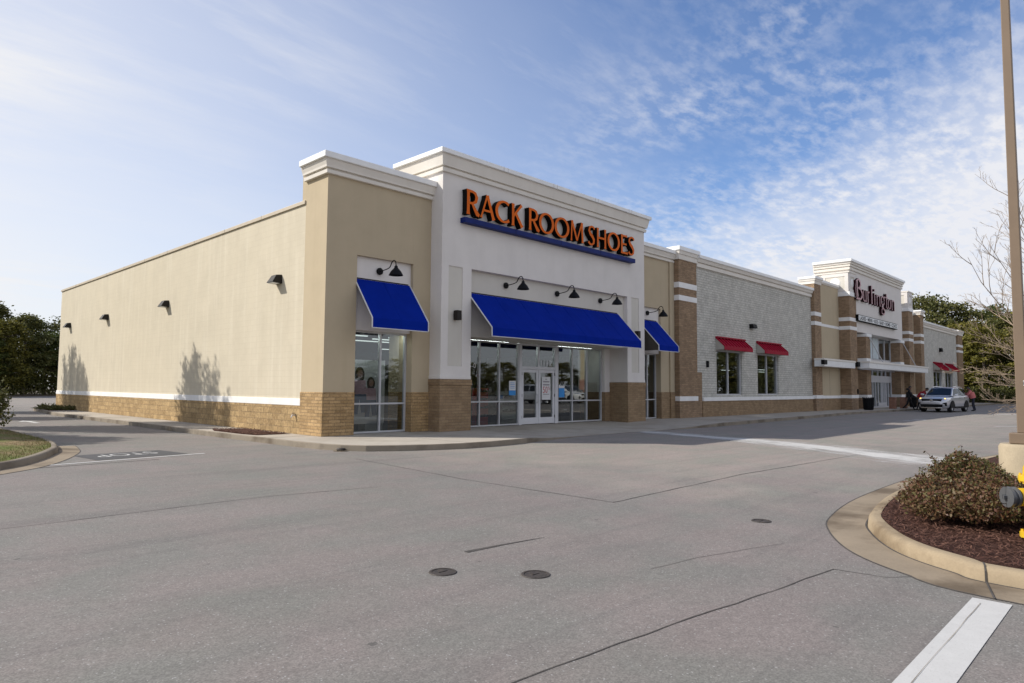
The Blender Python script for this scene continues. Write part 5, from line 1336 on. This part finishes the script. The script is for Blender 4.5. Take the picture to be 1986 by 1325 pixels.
mb = MB(); mb.tube([along(.225), along(.24), along(.245), along(.27), along(.275), along(.30), along(.305), along(.335), along(.34)], [.082,.082,.104,.104,.088,.088,.106,.106,.06], 24); mb.tube([along(.34), along(.375)], .025, 5); mb.build('outlet_cap', M['hyd_cap'], hy, smooth=35)
mb = MB()
for k in range(8):
    a = k*.785; p = Vector((math.cos(a)*.15+hx, math.sin(a)*.15+hyy, 0)); mb.tube([(p.x,p.y,.02),(p.x,p.y,.11)], .014, 6); mb.tube([(p.x,p.y,.59),(p.x,p.y,.69)], .012, 6)
mb.build('bolt', M['yellow'], hy)
mb = MB(); c = Vector(along(.36)) + Vector((0,0,.02)); ring = [tuple(c + dl*.07*math.cos(k*.3491) + Vector((0,0,.09*math.sin(k*.3491)))) for k in range(19)]; mb.tube(ring, .004, 5); mb.build('chain', M['stem'], hy)

def leaf_cloud(name, pts, size, mat, parent, seed=0, asp=.55, up=.3):
    r = np.random.default_rng(seed); P = np.array(pts); n = len(P)
    d = r.normal(size=(n,3)); d[:,2] += up; d /= np.linalg.norm(d,axis=1)[:,None]
    a = np.cross(d, r.normal(size=(n,3))); a /= np.linalg.norm(a,axis=1)[:,None]; b = np.cross(d, a)
    s = (r.uniform(size[0], size[1], n)/2)[:,None]
    V = np.stack([P - a*s, P + b*s*asp, P + a*s, P - b*s*asp], 1).reshape(-1,3)
    org = V.mean(0); org[2] = V[:,2].min()
    me = bpy.data.meshes.new(name); me.vertices.add(4*n); me.loops.add(4*n); me.polygons.add(n)
    me.vertices.foreach_set('co', (V - org).ravel()); me.loops.foreach_set('vertex_index', np.arange(4*n))
    me.polygons.foreach_set('loop_start', np.arange(0,4*n,4)); me.materials.append(M[mat]); me.update(calc_edges=True)
    o = bpy.data.objects.new(name, me); col.objects.link(o)
    if parent is not None: o.parent = parent; o.location = Vector(org) - world_loc(parent)
    else: o.location = Vector(org)
    return o
def shrub(label, x, y, rx, ry, h, n, seed, mat='leaf_shrub', size=(.03,.06), rot=0):
    t = thing('shrub', label, 'shrub', (x, y, 0)); r = np.random.default_rng(seed); pts = []
    blobs = [(r.uniform(-.75,.75), r.uniform(-.75,.75), r.uniform(.35,.72), r.uniform(.28,.42)) for _ in range(26)]
    c, s = math.cos(rot), math.sin(rot); st_ = MB()
    while len(pts) < n:
        bx, by, bz, br = blobs[r.integers(len(blobs))]
        q2 = bx*bx + by*by
        if q2 > 1: continue
        zc = bz*math.sqrt(max(.05, 1.05 - q2*.95)); v = r.normal(size=3); v /= np.linalg.norm(v); k = r.uniform(.55,1.05)
        px, py, pz = bx + v[0]*br*k, by + v[1]*br*k, zc + v[2]*br*.75*k
        if pz < .03: continue
        pts.append((x + (px*rx)*c - (py*ry)*s, y + (px*rx)*s + (py*ry)*c, pz*h))
    for _ in range(70):          # loose outlying sprigs
        p = np.array(pts[r.integers(n)]); c_ = np.array([x, y, h*.35]); d_ = (p - c_); d_ /= np.linalg.norm(d_) + 1e-6
        tip = p + (d_ + np.array([0, 0, .6]))*r.uniform(.04, .16)*max(1, size[0]/.04); st_.tube([tuple(p - d_*.1), tuple(tip)], [.004, .002], 4)
        for q in r.uniform(0, 1, 9): pts.append(tuple(p + (tip - p)*q + r.normal(size=3)*.016))
    for _ in range(60):
        p = pts[r.integers(n)]; m_ = ((p[0]+x)/2 + r.uniform(-.05,.05), (p[1]+y)/2, p[2]*.45); st_.tube([(x+r.uniform(-.15,.15), y+r.uniform(-.15,.15), 0), m_, p], [.009,.006,.003], 4)
    leaf_cloud('foliage', pts, size, mat, t, seed); st_.build('stem', M['stem'], t, recalc=False); return t
shrub('broad low shrub with green and reddish leaves at the front of the island', -.98, -16.92, 1.05, .84, .56, 19000, 1, rot=.3)
shrub('smaller reddish shrub behind the front shrub, left of the pole base', .95, -16.45, .85, .62, .70, 11000, 2)
shrub('shrub behind the yellow hydrant at the right edge of the island', -.75, -18.0, .75, .7, .62, 8000, 3)
shrub('dark leafy bush at the left edge above the turf island', -7.15, 9.9, 1.1, 1.0, 1.7, 3400, 4, 'leaf_oak', (.07,.14))
for i, (x, y) in enumerate(((-.7,31.4),(-.75,30.2),(-.8,28.9),(-.5,28.0))):
    shrub(('low dark groundcover clump at the wall end of the far bed', 'second dark groundcover clump from the wall end of the far bed', 'third dark groundcover clump from the wall end of the far bed', 'low dark groundcover clump nearest the open pavement')[i], x, y, .7, .75, .24, 800, 20+i, 'leaf_oak', (.05,.1))
for i, (x, y, rr_, l) in enumerate(((-6.76,-13.72,.125,'round iron valve cover, left of the near pair in the asphalt'),(-6.21,-14.37,.13,'round iron valve cover, right of the near pair with a worn rim'),(-2.28,-14.74,.12,'small iron valve cover nearest the planting island gutter'))):
    t = thing('valve_cover', l, 'valve cover', (x, y, G)); mb = MB(); mb.lathe([(rr_-.022,G+.002),(rr_-.022,G+.009),(rr_,G+.009),(rr_+.005,G+.002)], (x,y,0), 28, caps=False); mb.build('rim', M['iron'], t)
    mb = MB(); mb.lathe([(0,G+.006),(rr_-.03,G+.006),(rr_-.03,G+.002)], (x,y,0), 28, caps=False); mb.box(x-.05,x+.05,y-.006,y+.006,G+.006,G+.011); mb.box(x-.006,x+.006,y+.01,y+.06,G+.006,G+.010); mb.build('lid', M['iron'], t)
t = thing('curb_drain', 'dark rusty drain mouth at the foot of the kerb below the corner pilaster', 'drain', (-1.12, -3.05, G))
mb = MB(); mb.lathe([(0,G+.02),(.10,G+.02),(.12,G+.05),(.10,G+.08),(0,G+.085)], (-1.18,-3.0,0), 14, caps=False); mb.build('rusty_lid', M['iron'], t)
mb = MB(); mb.lathe([(.12,G+.005),(.2,G+.006),(.2,G+.014),(.12,G+.016)], (-1.18,-3.0,0), 14, caps=False); mb.build('mortar_ring', M['gutter'], t)

# ------------------------------------------------------------------ trees
def wood_mesh(name, mat, seed, kind):
    r = np.random.default_rng(seed); pts = []
    H = 14.0
    if kind == 'pine':
        for i in range(95):
            z = H*(.16 + .84*r.uniform()**.8); q = (z/H); w = 2.9*min(1, (1.02-q)/.35 + .22)*(.55+.45*min(1,q/.3)); a = r.uniform(0,6.28); d = w*r.uniform(.25,1)**.6; cs = r.uniform(.45,.85)
            n = int(60*cs/.6); pts.append(np.array([math.cos(a)*d, math.sin(a)*d, z]) + r.normal(size=(n,3))*np.array([cs,cs,cs*.55])*.62)
    else:
        for i in range(80):
            v = r.normal(size=3); v /= np.linalg.norm(v); k = r.uniform(.45,1)**.5; cs = r.uniform(.5,1.0)
            c = np.array([v[0]*3.6*k, v[1]*3.6*k, H*.60 + v[2]*H*.37*k]); n = int(75*cs/.7); pts.append(c + r.normal(size=(n,3))*np.array([cs,cs,cs*.6])*.6)
    P = np.concatenate(pts); P = P[P[:,2] > .6]; return P
PROTO = []
def make_tree(kind, mat, seed, size):
    t = thing('tree', 'x', 'tree', (0,0,0)); P = wood_mesh('crown', mat, seed, kind)
    leaf_cloud('crown', P, size, mat, t, seed, .6)
    r = random.Random(seed); mb = MB(); path = [(0,0,-.3),(.1,.05,3),(.0,.15,6.5),(.15,.1,10),(.1,.1,13)]; mb.tube(path, [.24,.2,.16,.11,.04], 7)
    for k in range(12):
        z = r.uniform(3,11); a = r.uniform(0,6.28); l = r.uniform(1.2,2.6); mb.tube([(.05,.1,z),(math.cos(a)*l*.5,math.sin(a)*l*.5,z+.5),(math.cos(a)*l,math.sin(a)*l,z+.9)], [.07,.05,.02], 5)
    mb.build('trunk', M['bark'], t, recalc=False); return t
protos = [make_tree('pine','leaf_pine',1,(.22,.46)), make_tree('pine','leaf_olive',2,(.22,.46)), make_tree('oak','leaf_oak',3,(.22,.44)), make_tree('oak','leaf_olive',4,(.22,.44)), make_tree('pine','leaf_oak',5,(.22,.46))]
used = set()
KINDS = ['dark narrow pine', 'yellowish olive pine', 'broad dark oak', 'broad olive green tree', 'mid green pine', 'russet leaved tree']
def plant(k, x, y, s, label, group):
    if k in used: o = copy_tree(protos[k])
    else: o = protos[k]; used.add(k)
    o.location = (x, y, -.1); o.scale = (s[0], s[0], s[1]); o.rotation_euler.z = rnd.uniform(0, 6.28); o['label'] = label; o['group'] = group
# left wood behind the end of the building
rows = [(-46,84),(-38,86),(-30,85),(-23,88),(-17,86),(-12,89),(-7,87),(-3,90),(.5,88),(3.5,91.5),(6.5,91.8),(9.3,94.5),(12.3,97),(15.5,99),(19,100),(24,103)]
for i, (x, y) in enumerate(rows):
    k = (0,4,1,2,0,4,3,0,4,0,1,4,0,2,4,0)[i]
    plant(k, x, y, (1.15, .64 + .07*(i % 3)), '%s in the front row of the left wood' % KINDS[k], 'trees in the left wood')
for i in range(16):
    x = -44 + i*4.6 + rnd.uniform(-1,1); y = 95 + max(0, x)*.62 + rnd.uniform(-1,2); k = (0,2,4,0,3,4)[i % 6]
    plant(k, x, y, (1.3, .83 + .05*(i % 3)), '%s in the taller back row of the left wood' % KINDS[k], 'trees in the left wood')
# right wood
for i, (x, y, k, sc_, sz) in enumerate(((98,-1.0,1,1.0,.72),(99,-4.4,3,.95,.74),(100,-8.0,1,1.0,.80),(101,-11.5,4,1.0,.86),(103,-15.5,3,1,.86),(106,-20.5,1,1,.85),(108,-26,2,1,.9),(111,-32,1,1,.9),(104,1.8,3,1.1,.86),(105,-2.6,4,1.1,.84),
    (107,-6.5,1,1.2,.95),(109,-11,3,1.2,.98),(112,-16,1,1.2,1.0),(114,-22,4,1.2,1.0),(110,6.5,2,1.45,1.22),(113,9.8,2,1.45,1.25),(112,3.0,2,1.35,1.12),(118,14,2,1.5,1.25),(116,-3,3,1.3,1.02),(119,-9,4,1.3,1.06),(120,1,0,1.3,1.08),(99.5,2.2,1,1.0,.70),(118,20,2,1.5,1.2))):
    where = 'behind the far store roof' if y > 1.4 else ('right of the far store end' if y > -9 else 'behind the bare branches and pole')
    plant(k, x, y, (sc_, sz), '%s in the right wood, %s' % (KINDS[k], where), 'trees in the right wood')
# dense undergrowth below the crowns
def thicket(name, line, h, depth, n, seed, label):
    r = np.random.default_rng(seed); pts = []
    L_ = [Vector(p) for p in line]; seg = [(a, b, (b-a).length) for a, b in zip(L_[:-1], L_[1:])]; tot = sum(q[2] for q in seg)
    for a, b, l in seg:
        m_ = int(n*l/tot); t_ = r.uniform(0, 1, m_); d = r.uniform(0, 1, m_); nn = Vector((-(b-a).y, (b-a).x)).normalized()
        x = a.x + (b.x-a.x)*t_ + nn.x*d*depth; y = a.y + (b.y-a.y)*t_ + nn.y*d*depth
        top = h*(.72 + .28*np.sin(x*1.1 + y*.9 + 1.3*np.sin(x*.31)) ) ; z = top*r.uniform(0, 1, m_)**.7
        pts.append(np.stack([x, y, z], 1))
    o = leaf_cloud(name, np.concatenate(pts), (.25, .5), 'leaf_oak', None, seed, .6); tag(o, label, 'undergrowth', kind='stuff')
thicket('undergrowth', [(-50,82),(0,87),(5.6,89),(13,96),(30,103)], 5.4, 3.5, 34000, 61, 'dense dark undergrowth along the edge of the left wood')
thicket('undergrowth', [(-52,92),(0,98),(14,107),(34,114)], 7.0, 4.0, 26000, 63, 'tall shaded undergrowth deeper inside the left wood')
thicket('undergrowth', [(97,6),(96.5,-6),(100,-18),(107,-34),(119,-48),(112,-58),(96,-66),(40,-82)][::-1], 4.6, -2.5, 44000, 62, 'dense olive undergrowth along the edge of the right wood')
thicket('undergrowth', [(104,22),(104,4),(104,-8),(109,-22),(116,-34)][::-1], 8.0, -3.0, 26000, 64, 'tall olive undergrowth deeper inside the right wood')
# low bushes along the far kerb
r = np.random.default_rng(77)
for i in range(8):
    y = 1.5 - i*2.3; x = 95.4 + max(0, -y-5)*.3
    t = thing('bush', 'rounded dark bush at the foot of the right wood behind the far kerb', 'bush', (x, y, 0), group='bushes along the far kerb')
    v = r.normal(size=(700,3)); v /= np.linalg.norm(v,axis=1)[:,None]; P = v*np.array([1.3,1.5,1.1])*r.uniform(.7,1.05,(700,1)) + np.array([x,y,1.0]); P = P[P[:,2] > .02]
    leaf_cloud('foliage', P, (.2,.4), 'leaf_oak', t, 50+i); mb = MB(); mb.tube([(x,y,-.1),(x,y,1)], [.06,.03], 5); mb.build('stem', M['stem'], t)
# trees and buildings across the lot, mirrored in the windows
mirror_row = [(40,-80),(48,-79),(55,-78),(62,-77),(69,-75),(92,-66),(99,-63),(106,-60),(112,-56),(116,-51),(118,-46),(117,-41),(115,-37),(77,-75),(125,-60),(131,-52),(133,-44),(84,-74)]
for i, (x, y) in enumerate(mirror_row):
    k = (1,3,0,4,2,1)[i % 6]
    plant(k, x, y, (1.25, (.38,.46,.42,.50)[i % 4] * (1.5 if x > 110 else 1)), '%s across the car park, mirrored in the shop windows' % KINDS[k], 'trees across the car park')
HX, HY = 86.4, -54.0
h = thing('corner_building', 'yellow beige building with a rust red base mirrored right of the doors', 'building', (HX, HY, 0))
mb = MB(); mb.box(HX-1.1,HX+1.1,HY-2,HY,3.0,13); mb.build('upper_wall', M['hotel'], h); mb = MB(); mb.box(HX-1.2,HX+1.2,HY-2.1,HY+.1,-.2,3.0); mb.build('base_wall', M['hotel_red'], h)
mb = MB(); mb.box(HX-1.3,HX+1.3,HY-2.3,HY+.3,13,13.5); mb.build('roof', M['white_metal'], h)
for z in (5.2, 8.3): mb = MB(); mb.box(HX+.3,HX+.9,HY+.002,HY+.02,z,z+1.6); mb.build('window', M['car_glass'], h)

# pear trees on the turf island: out of frame, their shadows fall on the drive and the cream wall
def pear(label, x, y, H, spread, seed):
    t = thing('pear_tree', label, 'tree', (x, y, 0), group='pear trees on the turf island'); r = np.random.default_rng(seed); br = MB(); pts = []
    br.tube([(x,y,-.1),(x,y,2.2),(x+.05,y,H*.5),(x,y,H*.85)], [.16,.13,.09,.03], 8)
    for i in range(46):
        a = r.uniform(0,6.28); f = r.uniform(.15,1)**.6 if i else 0; tip = np.array([x+math.cos(a)*spread*f, y+math.sin(a)*spread*f, H*(1-.22*f**1.6)*r.uniform(.93,1.01) if i else H]); b = np.array([x, y, 2.0+r.uniform(0,2.2)]); mid = (b+tip)/2 + np.array([math.cos(a),math.sin(a),0])*spread*f*.16
        br.tube([b, mid, tip], [.05,.03,.01], 5)
        n = 560; u = r.uniform(.18,1,n)**.85; C = ((1-u)**2)[:,None]*b + (2*u*(1-u))[:,None]*mid + (u**2)[:,None]*tip
        w = (.58*np.sin(np.clip(u,0,1)*2.9)+.05)[:,None]; pts.append(C + r.normal(size=(n,3))*w*np.array([.55,.55,.9]))
    br.build('trunk', M['bark'], t, recalc=False); leaf_cloud('crown', np.concatenate(pts), (.12,.24), 'leaf_pear', t, seed); return t
pear('upright pear tree nearest the corner, shading the drive and the middle of the cream wall', -8.9, 17.0, 12.45, 2.75, 31)
pear('upright pear tree farther along the drive, shading the far end of the cream wall', -8.7, 36.2, 13.0, 2.9, 32)
pear('upright pear tree between the drive and the far wood', -9.4, 27.0, 8.6, 2.0, 33)
pear('upright pear tree set back from the drive left of the others', -13.0, 12.5, 9.2, 2.4, 34)

# bare tree beside the pole
bt = thing('bare_tree', 'leafless pale barked tree spreading long twigs behind the light pole', 'tree', (17.4, -16.3, -.15))
tr = MB(); bm_ = MB(); r = random.Random(21); base = Vector((17.4,-16.3,-.15))
tr.tube([base, base+Vector((.05,0,1.2)), base+Vector((-.05,.05,2.4)), base+Vector((.1,-.1,4.4)), base+Vector((0,0,6.8))], [.15,.12,.10,.07,.03], 9)
def twig(p, d, L, rad_, lvl):
    n = 5; path = [p]; q = Vector(p); dd = d.normalized()
    for i in range(n):
        dd = (dd + Vector((r.uniform(-.14,.14), r.uniform(-.14,.14), r.uniform(-.06,.14)))).normalized(); q = q + dd*L/n; path.append(q.copy())
    bm_.tube(path, [max(.0032, rad_*(1-.75*i/n)) for i in range(n+1)], 5 if lvl else 6, caps=False)
    if lvl >= 3: return
    kids = (7, 5, 3)[lvl]
    for k in range(kids):
        t_ = .25 + .72*(k + r.uniform(0,.8))/kids; i = min(n-1, int(t_*n)); pos_ = path[i].lerp(path[i+1], t_*n-i)
        dr = (path[i+1]-path[i]).normalized(); sd = dr.cross(Vector((r.uniform(-1,1), r.uniform(-1,1), r.uniform(-1,1)))).normalized()
        nd = (dr*.80 + sd*r.uniform(.4,.75) + Vector((0,0,.12))).normalized(); twig(pos_, nd, L*r.uniform(.28,.5)*(1.1-.5*t_), rad_*.5, lvl+1)
def limb(z, tip, rad_=.026):
    p = base + Vector((0,0,z+.15)); v = Vector(tip) - p; low = tip[2] < 3.2; v *= (.80 if low else .93); rad_ = .019 if low else rad_; twig(p, v + Vector((0,0,.0)), v.length, rad_, 0)
for z, tip in ((2.6,(14.26,-13.2,5.35)),(2.9,(14.98,-14.02,6.2)),(3.4,(15.42,-14.63,7.6)),(1.7,(14.86,-13.48,1.9)),(1.35,(15.1,-13.8,1.1)),(1.9,(14.9,-13.6,2.6)),(2.1,(15.0,-13.9,3.4)),(1.5,(15.6,-14.2,.75)),
               (1.6,(15.5,-13.6,1.6)),(2.0,(15.6,-14.5,3.0)),(3.8,(16.3,-15.3,8.6)),(3.2,(19.5,-18.2,6.0)),(2.4,(19.9,-17.2,3.4)),(4.2,(17.8,-17.0,9.2)),(2.2,(18.2,-19.0,4.2)),(3.0,(19.6,-15.0,5.2)),(1.8,(16.4,-18.6,2.2)),(2.6,(17.6,-13.4,4.8))): limb(z, tip)
tr.build('trunk', M['twig'], bt, smooth=60); bm_.build('branch', M['twig'], bt, recalc=False)

# ------------------------------------------------------------------ sky, sun, camera
EL, AZ = 38.5, -45.5
L = Vector((math.cos(R(EL))*math.cos(R(AZ)), math.cos(R(EL))*math.sin(R(AZ)), -math.sin(R(EL))))
sun = bpy.data.lights.new('sun', 'SUN'); sun.energy = 3.6; sun.angle = R(.6); sun.color = (1, .945, .86)
so = bpy.data.objects.new('sun', sun); col.objects.link(so); so.rotation_euler = L.to_track_quat('-Z', 'Y').to_euler(); so.location = (-20, 20, 40)
w = bpy.data.worlds.new('World'); sc.world = w; w.use_nodes = True; nt = w.node_tree; nt.nodes.clear()
out = N(nt, 'ShaderNodeOutputWorld'); bg = N(nt, 'ShaderNodeBackground'); LK(nt, bg.outputs[0], out.inputs[0])
sky = N(nt, 'ShaderNodeTexSky'); sky.sky_type = 'NISHITA'; sky.sun_disc = False; sky.sun_elevation = R(EL); sky.sun_rotation = math.atan2(-L.x, -L.y); sky.dust_density = .6; sky.ozone_density = 2.2; sky.air_density = 1.0
bg.inputs[1].default_value = .10
tc = N(nt, 'ShaderNodeTexCoord'); D = tc.outputs['Generated']
nrm = N(nt, 'ShaderNodeVectorMath', operation='NORMALIZE'); LK(nt, D, nrm.inputs[0]); D = nrm.outputs[0]
sp = N(nt, 'ShaderNodeSeparateXYZ'); LK(nt, D, sp.inputs[0])
zz = math_n(nt, 'ADD', math_n(nt, 'MAXIMUM', sp.outputs[2], 0), .16)
cx = N(nt, 'ShaderNodeCombineXYZ'); LK(nt, math_n(nt, 'DIVIDE', sp.outputs[0], zz), cx.inputs[0]); LK(nt, math_n(nt, 'DIVIDE', sp.outputs[1], zz), cx.inputs[1])
dots = N(nt, 'ShaderNodeVectorMath', operation='DOT_PRODUCT'); LK(nt, D, dots.inputs[0]); dots.inputs[1].default_value = (-L.x, -L.y, -L.z)
warp = noise(nt, cx.outputs[0], .9, 4, .5)
wz = math_n(nt, 'SUBTRACT', warp, .5); fw = math_n(nt, 'SUBTRACT', noise(nt, cx.outputs[0], 3.2, 7, .62, (.7, 1.8, 1), (0, 0, R(48))), .5)
sd = dots.outputs['Value']; el = sp.outputs[2]
A = math_n(nt, 'SUBTRACT', sd, math_n(nt, 'MULTIPLY', el, 1.14)); A = math_n(nt, 'ADD', A, math_n(nt, 'ADD', math_n(nt, 'MULTIPLY', wz, .22), math_n(nt, 'MULTIPLY', fw, .06)))
haze = lin(nt, A, -.40, .42)
B = math_n(nt, 'MULTIPLY', math_n(nt, 'ADD', sd, math_n(nt, 'MULTIPLY', el, .9)), -1); B = math_n(nt, 'ADD', B, math_n(nt, 'ADD', math_n(nt, 'MULTIPLY', wz, .20), math_n(nt, 'MULTIPLY', fw, .26)))
veil = lin(nt, B, -.20, .07)
hzn = ramp(nt, el, .02, .22, (1,1,1), (0,0,0))
cir = ramp(nt, noise(nt, cx.outputs[0], 1.5, 9, .64, (.5, 2.0, 1), (0, 0, R(52))), .47, .74)
band = ramp(nt, noise(nt, cx.outputs[0], .8, 3, .5), .42, .60)
mck = ramp(nt, noise(nt, cx.outputs[0], 15.0, 4, .6, (1, 1.6, 1), (0, 0, R(25))), .42, .66)
mckm = lin(nt, sd, .22, -.02)
patch = ramp(nt, noise(nt, cx.outputs[0], 1.6, 5, .6), .38, .62)
mk = math_n(nt, 'MULTIPLY', math_n(nt, 'MULTIPLY', mck, mckm), math_n(nt, 'ADD', math_n(nt, 'MULTIPLY', patch, .75), .12))
f = math_n(nt, 'MAXIMUM', math_n(nt, 'MULTIPLY', haze, .86), math_n(nt, 'MAXIMUM', math_n(nt, 'MULTIPLY', veil, .86), math_n(nt, 'MULTIPLY', hzn, .8)))
f = math_n(nt, 'ADD', f, math_n(nt, 'MULTIPLY', math_n(nt, 'MULTIPLY', math_n(nt, 'MULTIPLY', cir, lin(nt, sd, -.02, .22)), .42), math_n(nt, 'ADD', math_n(nt, 'MULTIPLY', band, .8), .15)), True)
f = math_n(nt, 'ADD', f, math_n(nt, 'MULTIPLY', mk, .55), True)
rear_fill = ramp(nt, math_n(nt, 'MULTIPLY', sp.outputs[1], -1), .05, .5)  # unseen cloud added behind the camera to brighten the shaded facade
f = math_n(nt, 'MINIMUM', math_n(nt, 'MAXIMUM', f, math_n(nt, 'MULTIPLY', rear_fill, .62)), .97)
cl = mixc(nt, ramp(nt, sd, .1, .6), (5.8, 5.85, 6.15), (6.1, 6.1, 6.2))
skc = mixc(nt, 1, sky.outputs[0], (.92, .99, 1.16), 'MULTIPLY')
LK(nt, mixc(nt, f, skc, cl), bg.inputs[0])

yaw, pitch, roll = .80206, .06742, .00731
fv = Vector((math.sin(yaw)*math.cos(pitch), math.cos(yaw)*math.cos(pitch), math.sin(pitch))); rv = Vector((math.cos(yaw), -math.sin(yaw), 0)); uv_ = rv.cross(fv)
r2 = rv*math.cos(roll) + uv_*math.sin(roll); u2 = -rv*math.sin(roll) + uv_*math.cos(roll)
cam = bpy.data.cameras.new('camera'); co = bpy.data.objects.new('camera', cam); col.objects.link(co)
m = Matrix((r2, u2, -fv)).transposed().to_4x4(); m.translation = Vector((-10.874, -18.561, 1.55)); co.matrix_world = m
cam.sensor_width = 36; cam.lens = 36*1309.632/1986; cam.clip_end = 2000; cam.clip_start = .05
sc.camera = co
sc.view_settings.view_transform = 'Standard'; sc.view_settings.look = 'None'; sc.view_settings.exposure = .55; sc.view_settings.gamma = 1
sc.view_settings.use_curve_mapping = False
sc.cycles.max_bounces = 6; sc.cycles.transparent_max_bounces = 12
